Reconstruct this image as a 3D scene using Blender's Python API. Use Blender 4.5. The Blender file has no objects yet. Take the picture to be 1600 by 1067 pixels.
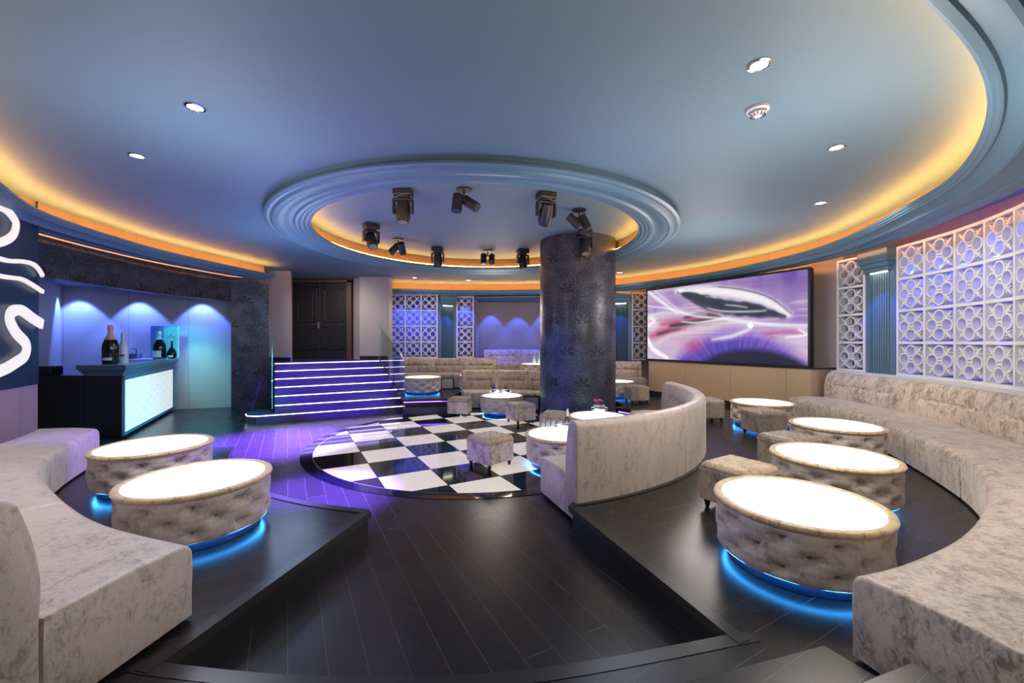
import bpy, math, random
import numpy as np
from mathutils import Vector
random.seed(7)
PI = math.pi
F = 643.0; EYE = 1.7
scn = bpy.context.scene
COL = scn.collection

# ---------------------------------------------------------------- helpers
def at(px, py, z):
    """floor-plan point seen at a photo pixel, on the level plane of height z"""
    Y = F * (EYE - z) / (py - 534.0)
    return ((px - 800) / F * Y, Y)

class MB:
    def __init__(self):
        self.v = []; self.f = []; self.uv = []; self.mi = []
    def add(self, verts, faces, uvs=None, mi=0):
        o = len(self.v)
        self.v += [tuple(p) for p in verts]
        for k, fc in enumerate(faces):
            self.f.append([o + i for i in fc])
            self.uv.append(uvs[k] if uvs else None)
            self.mi.append(mi)
        return self
    def box(self, x0, x1, y0, y1, z0, z1, mi=0):
        return self.prism([(x0, y0), (x1, y0), (x1, y1), (x0, y1)], z0, z1, mi)
    def prism(self, poly, z0, z1, mi=0):
        a = sum(poly[i][0]*poly[(i+1) % len(poly)][1] - poly[(i+1) % len(poly)][0]*poly[i][1] for i in range(len(poly)))
        if a < 0: poly = poly[::-1]
        n = len(poly)
        vs = [(x, y, z0) for x, y in poly] + [(x, y, z1) for x, y in poly]
        fs = [list(range(n))[::-1], list(range(n, 2*n))] + [[i, (i+1) % n, n+(i+1) % n, n+i] for i in range(n)]
        return self.add(vs, fs, None, mi)
    def obox(self, p0, p1, w, z0, z1, mi=0):
        """box along the plan segment p0-p1, width w centred"""
        dx, dy = p1[0]-p0[0], p1[1]-p0[1]; L = math.hypot(dx, dy) or 1
        nx, ny = -dy/L*w/2, dx/L*w/2
        return self.prism([(p0[0]-nx, p0[1]-ny), (p1[0]-nx, p1[1]-ny), (p1[0]+nx, p1[1]+ny), (p0[0]+nx, p0[1]+ny)], z0, z1, mi)
    def loft(self, rings, closed=True, caps=True, wrap=False, mi=0):
        n = len(rings[0]); m = len(rings)
        vs = [p for r in rings for p in r]; fs = []
        for j in range(m if wrap else m-1):
            a, b = j*n, ((j+1) % m)*n
            for i in range(n if closed else n-1):
                k = (i+1) % n
                fs.append([a+i, a+k, b+k, b+i])
        if caps and closed and not wrap:
            fs.append(list(range(n))[::-1]); fs.append([(m-1)*n+i for i in range(n)])
        return self.add(vs, fs, None, mi)
    def lathe(self, prof, seg=48, c=(0, 0), a0=0, a1=2*PI, mi=0):
        full = abs(a1-a0-2*PI) < 1e-6
        n = seg if full else seg+1
        rings = []
        for i in range(n):
            a = a0 + (a1-a0)*i/seg
            rings.append([(c[0]+r*math.cos(a), c[1]+r*math.sin(a), z) for r, z in prof])
        m = len(prof); vs = [p for r in rings for p in r]; fs = []
        for i in range(seg):
            j = (i+1) % n
            for k in range(m-1):
                fs.append([i*m+k, j*m+k, j*m+k+1, i*m+k+1])
        return self.add(vs, fs, None, mi)
    def tube(self, pts, r, seg=8, mi=0, flat=None):
        rings = []
        P = [Vector(p) for p in pts]
        for i, p in enumerate(P):
            d = (P[min(i+1, len(P)-1)] - P[max(i-1, 0)]).normalized()
            up = Vector((0, 0, 1)) if abs(d.z) < .95 else Vector((1, 0, 0))
            s = d.cross(up).normalized(); t = s.cross(d).normalized()
            rr = r[i] if isinstance(r, (list, tuple)) else r
            rings.append([tuple(p + s*math.cos(2*PI*k/seg)*rr + t*math.sin(2*PI*k/seg)*rr) for k in range(seg)])
        return self.loft(rings, mi=mi)
    def wall(self, pts, z0, z1, uoff=0, mi=0):
        """upright surface over a plan polyline, uv in metres"""
        u = uoff
        for a, b in zip(pts, pts[1:]):
            L = math.hypot(b[0]-a[0], b[1]-a[1])
            self.add([(a[0], a[1], z0), (b[0], b[1], z0), (b[0], b[1], z1), (a[0], a[1], z1)], [[0, 1, 2, 3]],
                     [[(u, z0), (u+L, z0), (u+L, z1), (u, z1)]], mi)
            u += L
        return self
    def twall(self, pts, z0, z1, th):
        """thick wall: the plan polyline and its copy th to the left side"""
        off = offset(pts, th)
        self.wall(pts, z0, z1); self.wall(off[::-1], z0, z1)
        self.wall([pts[-1], off[-1]], z0, z1); self.wall([off[0], pts[0]], z0, z1)
        for i in range(len(pts)-1):
            for z in (z0, z1):
                self.add([(*pts[i], z), (*pts[i+1], z), (*off[i+1], z), (*off[i], z)], [[0, 1, 2, 3]])
        return self
    def build(self, name, mat, parent=None, smooth=False, bevel=0, weld=False, world=False, angle=35):
        me = bpy.data.meshes.new(name)
        off = Vector(parent.location) if (parent and world) else Vector((0, 0, 0))
        me.from_pydata([tuple(Vector(p)-off) for p in self.v], [], self.f)
        if any(u for u in self.uv):
            uvl = me.uv_layers.new(name='UVMap'); li = 0
            for k, fc in enumerate(self.f):
                for j in range(len(fc)):
                    if self.uv[k]: uvl.data[li].uv = self.uv[k][j]
                    li += 1
        mats = mat if isinstance(mat, (list, tuple)) else [mat]
        for m in mats: me.materials.append(m)
        for p, i in zip(me.polygons, self.mi): p.material_index = i
        me.validate(); me.update()
        o = bpy.data.objects.new(name, me); COL.objects.link(o)
        if parent: o.parent = parent
        if smooth:
            for p in me.polygons: p.use_smooth = True
            try: me.set_sharp_from_angle(angle=math.radians(angle))
            except Exception: pass
        if bevel:
            b = o.modifiers.new('Bevel', 'BEVEL'); b.width = bevel; b.segments = 2; b.limit_method = 'ANGLE'
        return o

def offset(pts, d):
    out = []
    for i, p in enumerate(pts):
        a = pts[max(i-1, 0)]; b = pts[min(i+1, len(pts)-1)]
        dx, dy = b[0]-a[0], b[1]-a[1]; L = math.hypot(dx, dy) or 1
        out.append((p[0]-dy/L*d, p[1]+dx/L*d))
    return out

def offset_poly(poly, d):
    """grow a convex polygon by d"""
    n = len(poly)
    a = sum(poly[i][0]*poly[(i+1) % n][1] - poly[(i+1) % n][0]*poly[i][1] for i in range(n))
    s = 1 if a > 0 else -1
    L = []
    for i in range(n):
        p, q = poly[i], poly[(i+1) % n]
        dx, dy = q[0]-p[0], q[1]-p[1]; l = math.hypot(dx, dy)
        nx, ny = dy/l*s, -dx/l*s
        L.append((nx, ny, nx*p[0]+ny*p[1]+d))
    out = []
    for i in range(n):
        a1, b1, c1 = L[i-1]; a2, b2, c2 = L[i]
        D = a1*b2-a2*b1
        out.append(((c1*b2-c2*b1)/D, (a1*c2-a2*c1)/D))
    return out

def spline(pts, n=12, closed=False):
    out = []; m = len(pts)
    rng = range(m if closed else m-1)
    for i in rng:
        if closed: p0, p1, p2, p3 = pts[i-1], pts[i], pts[(i+1) % m], pts[(i+2) % m]
        else: p0, p1, p2, p3 = pts[max(i-1, 0)], pts[i], pts[i+1], pts[min(i+2, m-1)]
        for k in range(n):
            t = k/n
            out.append(tuple(.5*((2*p1[j]) + (-p0[j]+p2[j])*t + (2*p0[j]-5*p1[j]+4*p2[j]-p3[j])*t*t + (-p0[j]+3*p1[j]-3*p2[j]+p3[j])*t**3) for j in range(len(p1))))
    if not closed: out.append(tuple(pts[-1]))
    return out

def arc(c, r, a0, a1, n=24):
    return [(c[0]+r*math.cos(math.radians(a0+(a1-a0)*i/n)), c[1]+r*math.sin(math.radians(a0+(a1-a0)*i/n))) for i in range(n+1)]

def tag(o, label=None, cat=None, group=None, kind=None):
    if label: o['label'] = label
    if cat: o['category'] = cat
    if group: o['group'] = group
    if kind: o['kind'] = kind
    return o
def thing(name, label, cat, loc=(0, 0, 0), rz=0, group=None):
    o = bpy.data.objects.new(name, None); COL.objects.link(o)
    o.location = loc; o.rotation_euler = (0, 0, rz); o.empty_display_size = .2
    return tag(o, label, cat, group)
def copy_tree(o, parent=None):
    c = o.copy(); COL.objects.link(c)
    if parent: c.parent = parent
    for ch in [x for x in bpy.data.objects if x.parent == o]: copy_tree(ch, c)
    return c
def place(o, loc, rz, label, group=None):
    o.location = loc; o.rotation_euler = (0, 0, rz); o['label'] = label
    if group: o['group'] = group
    return o
def S(o, label=None):
    o['kind'] = 'structure'
    if label: o['label'] = label
    return o

# ---------------------------------------------------------------- materials
class N:
    def __init__(self, name):
        self.m = bpy.data.materials.new(name); self.m.use_nodes = True
        self.t = self.m.node_tree; self.t.nodes.clear()
        self.out = self.t.nodes.new('ShaderNodeOutputMaterial')
    def n(self, typ, **kw):
        nd = self.t.nodes.new(typ)
        for k, v in kw.items():
            if k.startswith('i_'):
                key = k[2:]; key = int(key) if key.isdigit() else key.replace('_', ' ')
                if isinstance(v, bpy.types.NodeSocket): self.t.links.new(v, nd.inputs[key])
                else: nd.inputs[key].default_value = v
            else: setattr(nd, k, v)
        return nd
    def link(self, a, b): self.t.links.new(a, b)
    def math(self, op, a, b=None, c=None):
        nd = self.t.nodes.new('ShaderNodeMath'); nd.operation = op
        for i, x in enumerate((a, b, c)):
            if x is None: continue
            if isinstance(x, bpy.types.NodeSocket): self.link(x, nd.inputs[i])
            else: nd.inputs[i].default_value = x
        return nd.outputs[0]
    def mix(self, fac, a, b):
        nd = self.t.nodes.new('ShaderNodeMix'); nd.data_type = 'RGBA'
        for i, x in ((0, fac), (6, a), (7, b)):
            if isinstance(x, bpy.types.NodeSocket): self.link(x, nd.inputs[i])
            else: nd.inputs[i].default_value = x if i == 0 else (*x[:3], 1)
        return nd.outputs[2]
    def ramp(self, fac, stops):
        nd = self.t.nodes.new('ShaderNodeValToRGB'); self.link(fac, nd.inputs[0])
        el = nd.color_ramp.elements
        while len(el) < len(stops): el.new(.5)
        for e, (p, c) in zip(el, stops):
            e.position = p; e.color = (*c[:3], 1) if hasattr(c, '__len__') else (c, c, c, 1)
        return nd.outputs[0]
    def bsdf(self, **kw):
        b = self.n('ShaderNodeBsdfPrincipled')
        for k, v in kw.items():
            key = k.replace('_', ' ')
            if isinstance(v, bpy.types.NodeSocket): self.link(v, b.inputs[key])
            else: b.inputs[key].default_value = (*v, 1) if (hasattr(v, '__len__') and len(v) == 3) else v
        self.link(b.outputs[0], self.out.inputs[0]); self.b = b
        return b
    def bump(self, h, s=.3, d=.01):
        nd = self.n('ShaderNodeBump'); nd.inputs['Strength'].default_value = s; nd.inputs['Distance'].default_value = d
        self.link(h, nd.inputs['Height']); self.link(nd.outputs[0], self.b.inputs['Normal'])

def plain(name, col, rough=.5, metal=0, **kw):
    n = N(name); n.bsdf(Base_Color=col, Roughness=rough, Metallic=metal, **kw)
    tc = n.n('ShaderNodeTexCoord')
    ns = n.n('ShaderNodeTexNoise', i_Vector=tc.outputs['Object'], i_Scale=40.0, i_Detail=3.0)
    c = n.mix(n.math('MULTIPLY', ns.outputs[0], .35), col, tuple(x*.75 for x in col))
    n.link(c, n.b.inputs['Base Color'])
    return n.m
def emit(name, col, s, base=None):
    n = N(name)
    n.bsdf(Base_Color=base or col, Roughness=.25, Emission_Color=col, Emission_Strength=s)
    return n.m

def velvet(name, lo, hi, sc=1.0, dense=.5, bmp=.45):
    n = N(name); tc = n.n('ShaderNodeTexCoord')
    mp = n.n('ShaderNodeMapping', i_Vector=tc.outputs['Object']); mp.inputs['Scale'].default_value = (1.25, 1.25, .7)
    w = n.n('ShaderNodeTexNoise', i_Vector=mp.outputs[0], i_Scale=3.6*sc, i_Detail=3.0, i_Roughness=.6, i_Distortion=1.0)
    f = n.n('ShaderNodeTexNoise', i_Vector=mp.outputs[0], i_Scale=17.0*sc, i_Detail=7.0, i_Roughness=.72, i_Distortion=1.1)
    s = n.n('ShaderNodeTexNoise', i_Vector=mp.outputs[0], i_Scale=90.0*sc, i_Detail=3.0, i_Roughness=.7)
    a = n.math('ADD', n.math('MULTIPLY', f.outputs[0], .62), n.math('MULTIPLY', w.outputs[0], .38))
    r = n.ramp(a, [(dense-.09, lo), (dense-.03, tuple(x*.5+y*.5 for x, y in zip(lo, hi))), (dense+.04, hi), (dense+.25, tuple(min(1, x*1.12) for x in hi))])
    c = n.mix(n.math('MULTIPLY', s.outputs[0], .3), r, lo)
    n.bsdf(Base_Color=c, Roughness=.38, Sheen_Weight=.8, Sheen_Roughness=.35, Sheen_Tint=(.95, .9, .85), Specular_IOR_Level=.45)
    n.bump(n.math('ADD', a, n.math('MULTIPLY', s.outputs[0], .3)), bmp, .012)
    return n.m

def planks(name, ang, col=(.0095, .0085, .0085), seam=(.085, .078, .07), rough=.24):
    n = N(name); tc = n.n('ShaderNodeTexCoord')
    mp = n.n('ShaderNodeMapping', i_Vector=tc.outputs['Object']); mp.inputs['Rotation'].default_value = (0, 0, -math.radians(ang))
    br = n.n('ShaderNodeTexBrick', i_Vector=mp.outputs[0]); br.offset = .37; br.offset_frequency = 2
    br.inputs['Scale'].default_value = 1; br.inputs['Brick Width'].default_value = 1.9; br.inputs['Row Height'].default_value = .185
    br.inputs['Mortar Size'].default_value = .002; br.inputs['Mortar Smooth'].default_value = .1
    br.inputs['Color1'].default_value = (*col, 1); br.inputs['Color2'].default_value = (*[x*1.7 for x in col], 1); br.inputs['Mortar'].default_value = (*seam, 1)
    mp2 = n.n('ShaderNodeMapping', i_Vector=mp.outputs[0]); mp2.inputs['Scale'].default_value = (2, 40, 2)
    g = n.n('ShaderNodeTexNoise', i_Vector=mp2.outputs[0], i_Scale=2.0, i_Detail=5.0, i_Roughness=.6)
    c = n.mix(n.math('MULTIPLY', g.outputs[0], .45), br.outputs['Color'], tuple(x*2.6 for x in col))
    big = n.n('ShaderNodeTexNoise', i_Vector=tc.outputs['Object'], i_Scale=1.3, i_Detail=4.0)
    ro = n.math('ADD', n.math('MULTIPLY', big.outputs[0], .16), rough-.04)
    n.bsdf(Base_Color=c, Roughness=ro, Specular_IOR_Level=.38)
    n.bump(n.math('ADD', n.math('MULTIPLY', g.outputs[0], .25), n.math('MULTIPLY', br.outputs['Fac'], -1.0)), .12, .003)
    return n.m

def fabric_wall(name, col):
    n = N(name); tc = n.n('ShaderNodeTexCoord')
    w1 = n.n('ShaderNodeTexWave', i_Vector=tc.outputs['UV'], i_Scale=60.0, i_Distortion=1.5, i_Detail=2.0); w1.bands_direction = 'X'
    w2 = n.n('ShaderNodeTexWave', i_Vector=tc.outputs['UV'], i_Scale=60.0, i_Distortion=1.5, i_Detail=2.0); w2.bands_direction = 'Y'
    s = n.math('MULTIPLY', n.math('ADD', w1.outputs['Fac'], w2.outputs['Fac']), .5)
    ns = n.n('ShaderNodeTexNoise', i_Vector=tc.outputs['UV'], i_Scale=3.0, i_Detail=4.0)
    sx = n.n('ShaderNodeSeparateXYZ', i_Vector=tc.outputs['UV'])
    seam = n.math('LESS_THAN', n.math('PINGPONG', sx.outputs[0], .6), .004)
    c = n.mix(n.math('ADD', n.math('MULTIPLY', s, .12), n.math('MULTIPLY', ns.outputs[0], .25)), col, tuple(x*.7 for x in col))
    c = n.mix(seam, c, tuple(x*.4 for x in col))
    n.bsdf(Base_Color=c, Roughness=.6, Sheen_Weight=.2)
    n.bump(s, .15, .002)
    return n.m

def damask(name, base, hi):
    n = N(name); tc = n.n('ShaderNodeTexCoord')
    sx = n.n('ShaderNodeSeparateXYZ', i_Vector=tc.outputs['UV'])
    u = n.math('DIVIDE', sx.outputs[0], .62); v = n.math('DIVIDE', sx.outputs[1], .62)
    row = n.math('FLOOR', v)
    u2 = n.math('ADD', u, n.math('MULTIPLY', n.math('PINGPONG', row, 1.0), .5))
    fu = n.math('SUBTRACT', n.math('FRACT', u2), .5); fv = n.math('SUBTRACT', n.math('FRACT', v), .35)
    rr = n.math('SQRT', n.math('ADD', n.math('POWER', fu, 2.0), n.math('POWER', fv, 2.0)))
    aa = n.math('ARCTAN2', fv, fu)
    lobe = n.math('ABSOLUTE', n.math('COSINE', n.math('MULTIPLY', aa, 3.5)))
    up = n.math('GREATER_THAN', fv, -.05)
    mot = n.math('MULTIPLY', n.math('MULTIPLY', n.math('LESS_THAN', rr, n.math('ADD', n.math('MULTIPLY', lobe, .25), .02)), n.math('GREATER_THAN', rr, .05)), up)
    f = n.n('ShaderNodeTexNoise', i_Vector=tc.outputs['UV'], i_Scale=38.0, i_Detail=2.0)
    big = n.n('ShaderNodeTexNoise', i_Vector=tc.outputs['UV'], i_Scale=3.2, i_Detail=3.0)
    sp = n.math('GREATER_THAN', n.math('ADD', f.outputs[0], n.math('MULTIPLY', n.math('SUBTRACT', big.outputs[0], .5), .5)), .53)
    m1 = n.mix(n.math('MULTIPLY', sp, .6), base, hi)
    c = n.mix(n.math('MULTIPLY', mot, .95), m1, tuple(x*.15 for x in base))
    ro = n.math('SUBTRACT', .5, n.math('MULTIPLY', sp, .22))
    n.bsdf(Base_Color=c, Roughness=ro, Specular_IOR_Level=.5)
    n.bump(n.math('SUBTRACT', sp, mot), .3, .003)
    return n.m

M = {}
M['velvet'] = velvet('velvet_silver', (.24, .18, .13), (.74, .62, .50), 1.35)
M['velvet_rim_highlight'] = velvet('velvet_rim_highlight', (.30, .20, .10), (.80, .60, .35), 1.6, .45, .3)  # warm highlight on the table rims is put into this colour
M['velvet_tan'] = velvet('velvet_taupe', (.12, .095, .07), (.42, .35, .28), 1.3, .48)
M['velvet_gold'] = velvet('velvet_sand', (.20, .145, .085), (.62, .48, .31), 1.3, .48)
M['velvet_pale'] = velvet('velvet_pale', (.28, .225, .175), (.68, .575, .485), 1.25, .46, .35)
M['velvet_drum'] = velvet('velvet_drum', (.38, .31, .26), (.70, .60, .52), 1.3, .46, .2)
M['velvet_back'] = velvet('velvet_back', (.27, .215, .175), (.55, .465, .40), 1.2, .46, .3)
M['floor'] = planks('dark_planks_floor', 118.6)
M['deck'] = planks('dark_planks_deck', 29)
M['nosing'] = plain('dark_nosing', (.02, .018, .017), .3)
M['riser'] = plain('black_riser', (.008, .008, .009), .35)
M['ceil'] = plain('ceiling_blue_cast', (.115, .19, .245), .65)  # blue light on the ceiling is mixed into this base colour
M['cornice'] = plain('cornice_blue_cast', (.10, .185, .245), .45)  # carries the same blue light in its base colour
M['linen'] = fabric_wall('linen_wall', (.42, .34, .28))
M['linen_gold'] = fabric_wall('linen_gold', (.50, .36, .22))
M['linen_grey'] = fabric_wall('linen_grey', (.40, .39, .38))
M['damask'] = damask('dark_damask', (.015, .018, .028), (.095, .105, .14))
M['black'] = plain('black_metal', (.008, .012, .020), .42)
M['blacksat'] = plain('black_satin', (.015, .015, .018), .38)
M['navy'] = plain('navy_panel', (.012, .035, .075), .35)
M['white'] = plain('white_lacquer', (.74, .74, .74), .4)
M['steel'] = plain('polished_steel', (.75, .77, .78), .12, 1)
M['brass'] = plain('brass', (.6, .45, .25), .3, 1)
M['wood'] = plain('door_frame_wood', (.10, .05, .03), .4)
M['led_white'] = emit('led_white', (.80, .68, 1.0), 4.5)
M['led_purple'] = emit('led_purple', (.22, .10, 1.0), 6)
M['led_violet'] = emit('led_violet', (.20, .07, 1.0), 70)
M['led_blue'] = emit('led_blue', (.04, .36, 1.0), 34)
M['led_warm'] = emit('led_warm', (1.0, .44, .085), 72)
M['lamp'] = emit('lamp_lens', (1.0, .88, .68), 12)
M['dimlens'] = emit('stage_lens', (1.0, .85, .55), .06, (.15, .14, .12))
M['neon'] = emit('neon_white', (1.0, .93, .90), .85, (.2, .2, .2))

def table_glow():
    n = N('lit_table_glass'); tc = n.n('ShaderNodeTexCoord')
    ns = n.n('ShaderNodeTexNoise', i_Vector=tc.outputs['Object'], i_Scale=3.0, i_Detail=2.0)
    c = n.mix(n.math('MULTIPLY', ns.outputs[0], .5), (1, .98, .95), (1, .93, .86))
    n.bsdf(Base_Color=(.8, .8, .8), Roughness=.12, Emission_Strength=2.0)
    n.link(c, n.b.inputs['Emission Color'])
    return n.m
M['table'] = table_glow()
def glassm(name, col=(1, 1, 1), rough=0.0, alpha=.25):
    n = N(name)
    a = n.n('ShaderNodeBsdfTransparent'); a.inputs[0].default_value = (*col, 1)
    g = n.n('ShaderNodeBsdfGlossy'); g.inputs['Roughness'].default_value = rough
    g.inputs[0].default_value = (.9, .95, 1, 1)
    lw = n.n('ShaderNodeLayerWeight'); lw.inputs[0].default_value = .35
    mx = n.n('ShaderNodeMixShader'); n.link(n.math('ADD', n.math('MULTIPLY', lw.outputs['Fresnel'], .3), alpha*.2), mx.inputs[0])
    n.link(a.outputs[0], mx.inputs[1]); n.link(g.outputs[0], mx.inputs[2]); n.link(mx.outputs[0], n.out.inputs[0])
    return n.m
M['glass'] = glassm('clear_glass', (.93, .98, .98))
M['glass_edge'] = plain('glass_edge', (.25, .5, .55), .15)
M['bottle_green'] = plain('bottle_dark_green', (.006, .018, .008), .06)
M['bottle_black'] = plain('bottle_black', (.006, .006, .012), .08)
M['bottle_frost'] = plain('bottle_frosted', (.55, .68, .70), .25)
M['foil_pink'] = plain('foil_pink', (.75, .42, .34), .3)
M['foil_silver'] = plain('foil_silver', (.6, .62, .68), .3, .6)
M['label_w'] = plain('paper_label', (.75, .76, .78), .5)
M['label_b'] = plain('dark_label', (.03, .05, .1), .4)
M['orange'] = plain('orange_foil', (.7, .2, .06), .35)
M['pink'] = plain('pink_petals', (.75, .05, .3), .4)
M['greyboard'] = plain('grey_panel', (.45, .46, .46), .45)
M['whiteplastic'] = plain('white_plastic', (.6, .6, .6), .4)

# ---------------------------------------------------------------- floors and platforms
C0 = (-.6, 7.2)                       # centre of the dance floor
P1 = .2                               # side platforms
m = MB(); m.prism([(-12, -4), (9, -4), (9, 18), (-12, 18)], -.2, 0)
S(m.build('floor', M['floor']), 'dark glossy plank floor of the sunken centre')

def platform(name, poly, z, label, mat='deck', z0=0, nose=None):
    p = thing(name, label, 'platform', (poly[0][0], poly[0][1], z0)); p['kind'] = 'structure'
    MB().prism(offset_poly(poly, -.0) if False else poly, z0, z-.03).build('riser', M['riser'], p, world=True)
    MB().prism(poly, z-.03, z).build('deck', M[mat], p, world=True)
    if nose:
        nb = MB()
        for qn, seg in enumerate(nose):
            lift = .003 if 'near' in name else .006+.002*qn
            A, B = offset(seg, -.03), offset(seg, .045)
            nb.loft([[(*a, z-.045-lift), (*b, z-.045-lift), (*b, z+lift), (*a, z+lift)] for a, b in zip(A, B)])
        nb.build('nosing', M['nosing'], p, world=True)
    return p
R1 = 3.63
corner_r = (.557, 3.77); corner_l = (-1.27, 3.63)
ang_r = math.degrees(math.atan2(corner_r[1]-C0[1], corner_r[0]-C0[0]))
arc_r = arc(C0, R1, ang_r, 36, 40)
right_poly = [(1.157, 2.07), corner_r] + arc_r[1:] + [(2.62, 9.65), (2.62, 12.2), (4.6, 13.3), (6.9, 8.6), (6.95, 6.8), (6.2, 4.4), (5.2, 2.9), (3.0, 1.0), (3.0, 1.0)][:-1]
platform('floor_right_platform', right_poly, P1, 'raised dark plank platform along the right side', nose=[[(1.165, 2.052), corner_r], [corner_r]+arc_r[1:]])
ang_l = math.degrees(math.atan2(corner_l[1]-C0[1], corner_l[0]-C0[0]))
arc_l = arc(C0, R1, ang_l, 22-180, 24)
left_poly = [(-1.67, 1.88), corner_l] + arc_l[1:] + [(-4.75, 5.9), (-6.6, 5.9), (-6.1, 4.9), (-5.4, 3.5), (-3.6, 1.4)]
platform('floor_left_platform', left_poly, P1, 'raised dark plank platform on the left', nose=[[(-1.674, 1.862), corner_l], [corner_l]+arc_l[1:]])
near = spline([(-1.67, 1.88), (-.9, 1.80), (.05, 1.83), (1.157, 2.07)], 8)
platform('floor_near_platform', near + [(3.0, 1.0), (3.3, -3.4), (-3.4, -3.4), (-3.6, 1.4)], P1, 'platform strip nearest the camera', nose=[[(-1.76, 1.90)]+near+[(1.23, 2.085)]])
st = thing('floor_entry_steps', 'two low dark plank steps in the near right corner', 'steps', (1.0, 1.0, P1)); st['kind'] = 'structure'
MB().prism([(1.39, 1.835), (1.47, 1.663), (1.60, 1.3), (1.62, -3), (-3, -3), (-3, .59), (.775, 1.66)], P1, .35).build('step', M['deck'], st, bevel=.006, world=True)
MB().prism([(1.50, 1.545), (1.535, 1.448), (1.58, 1.2), (1.6, -3), (-3, -3), (-3, .2), (1.216, 1.448)], .35, .5).build('step', M['deck'], st, bevel=.006, world=True)

# purple strips tucked under the platform edges that face the dance floor
def edge_strip(pts, z0, z1, label, mat='led_violet'):
    m = MB(); a = offset(pts, .012); b = offset(pts, -.012)
    for i in range(len(pts)-1): m.prism([a[i], a[i+1], b[i+1], b[i]], z0, z1)
    tag(m.build('edge_light', M[mat]), label, 'light strip')
edge_strip(arc(C0, 3.605, ang_l-2.2, 27-180, 30), .05, .09, 'violet light strip under the curved edge of the left platform')
edge_strip(arc(C0, 3.605, 9, 34, 16), .12, .15, 'violet light strip under the right platform edge beyond the centre sofa', 'led_purple')

# dance floor: lit white and black glass tiles
def checker():
    n = N('dance_floor_tiles'); tc = n.n('ShaderNodeTexCoord')
    mp = n.n('ShaderNodeMapping', i_Vector=tc.outputs['Object'], vector_type='POINT')
    A = Vector((-1.676, 5.13)); th = math.radians(28.6)
    # rotate first then shift: p' = R(-th) p - R(-th) A
    ax = math.cos(-th)*A.x - math.sin(-th)*A.y; ay = math.sin(-th)*A.x + math.cos(-th)*A.y
    mp.inputs['Rotation'].default_value = (0, 0, -th); mp.inputs['Location'].default_value = (-ax, -ay, 0)
    sx = n.n('ShaderNodeSeparateXYZ', i_Vector=mp.outputs[0])
    T = .682
    u = n.math('DIVIDE', sx.outputs[0], T); v = n.math('DIVIDE', sx.outputs[1], T)
    par = n.math('PINGPONG', n.math('ADD', n.math('FLOOR', u), n.math('FLOOR', v)), 1.0)
    gx = n.math('PINGPONG', u, .5); gy = n.math('PINGPONG', v, .5)
    joint = n.math('GREATER_THAN', n.math('MINIMUM', gx, gy), .008)
    so = n.n('ShaderNodeSeparateXYZ', i_Vector=tc.outputs['Object'])
    dx = n.math('SUBTRACT', so.outputs[0], C0[0]); dy = n.math('SUBTRACT', so.outputs[1], C0[1])
    r = n.math('SQRT', n.math('ADD', n.math('MULTIPLY', dx, dx), n.math('MULTIPLY', dy, dy)))
    ins = n.math('LESS_THAN', r, 2.60)
    w = n.math('MULTIPLY', n.math('MULTIPLY', par, joint), ins)
    edge = n.math('LESS_THAN', n.math('ABSOLUTE', n.math('SUBTRACT', r, 2.60)), .006)
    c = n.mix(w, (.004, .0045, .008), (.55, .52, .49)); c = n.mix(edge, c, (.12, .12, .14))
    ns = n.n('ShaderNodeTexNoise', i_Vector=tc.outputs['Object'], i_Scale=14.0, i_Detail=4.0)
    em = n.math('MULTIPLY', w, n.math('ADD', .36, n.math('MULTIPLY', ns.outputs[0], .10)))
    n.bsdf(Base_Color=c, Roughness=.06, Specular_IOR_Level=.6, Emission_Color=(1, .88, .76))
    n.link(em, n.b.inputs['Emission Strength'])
    return n.m
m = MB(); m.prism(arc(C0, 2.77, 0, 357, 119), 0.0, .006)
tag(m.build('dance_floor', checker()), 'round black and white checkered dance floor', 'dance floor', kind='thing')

# ---------------------------------------------------------------- ceiling, ring and coves
ZC = 3.62
RC = (-.597, 7.67)
ring_n = 96
m = MB()
inner = arc(RC, 3.0, 0, 360*(ring_n-1)/ring_n, ring_n-1)
def toframe(c, a, x0=-12, x1=9, y0=-4, y1=18):
    dx, dy = math.cos(a), math.sin(a); t = 1e9
    if dx > 1e-9: t = min(t, (x1-c[0])/dx)
    if dx < -1e-9: t = min(t, (x0-c[0])/dx)
    if dy > 1e-9: t = min(t, (y1-c[1])/dy)
    if dy < -1e-9: t = min(t, (y0-c[1])/dy)
    return (c[0]+dx*t, c[1]+dy*t)
angs = sorted([2*PI*i/ring_n for i in range(ring_n)] + [math.atan2(y-RC[1], x-RC[0]) % (2*PI) for x in (-12, 9) for y in (-4, 18)])
ins = [(RC[0]+3.0*math.cos(a), RC[1]+3.0*math.sin(a)) for a in angs]; outs = [toframe(RC, a) for a in angs]
k = len(angs)
vs = [(x, y, ZC) for x, y in ins] + [(x, y, ZC) for x, y in outs]
m.add(vs, [[i, k+i, k+(i+1) % k, (i+1) % k] for i in range(k)])
S(m.build('ceiling', M['ceil']), 'smooth main ceiling with blue light painted in')
# recess above the ring
ZR = 3.83
m = MB(); m.lathe([(3.0, ZC-.0), (3.0, ZR)], 96, RC)
S(m.build('ceiling_recess_wall', fabric_wall('recess_side', (.20, .12, .075))))
m = MB(); m.prism(arc(RC, 3.02, 0, 357, 119), ZR, ZR+.03)
S(m.build('ceiling_recess', M['ceil']), 'round recessed ceiling panel with stage lights')
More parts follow.
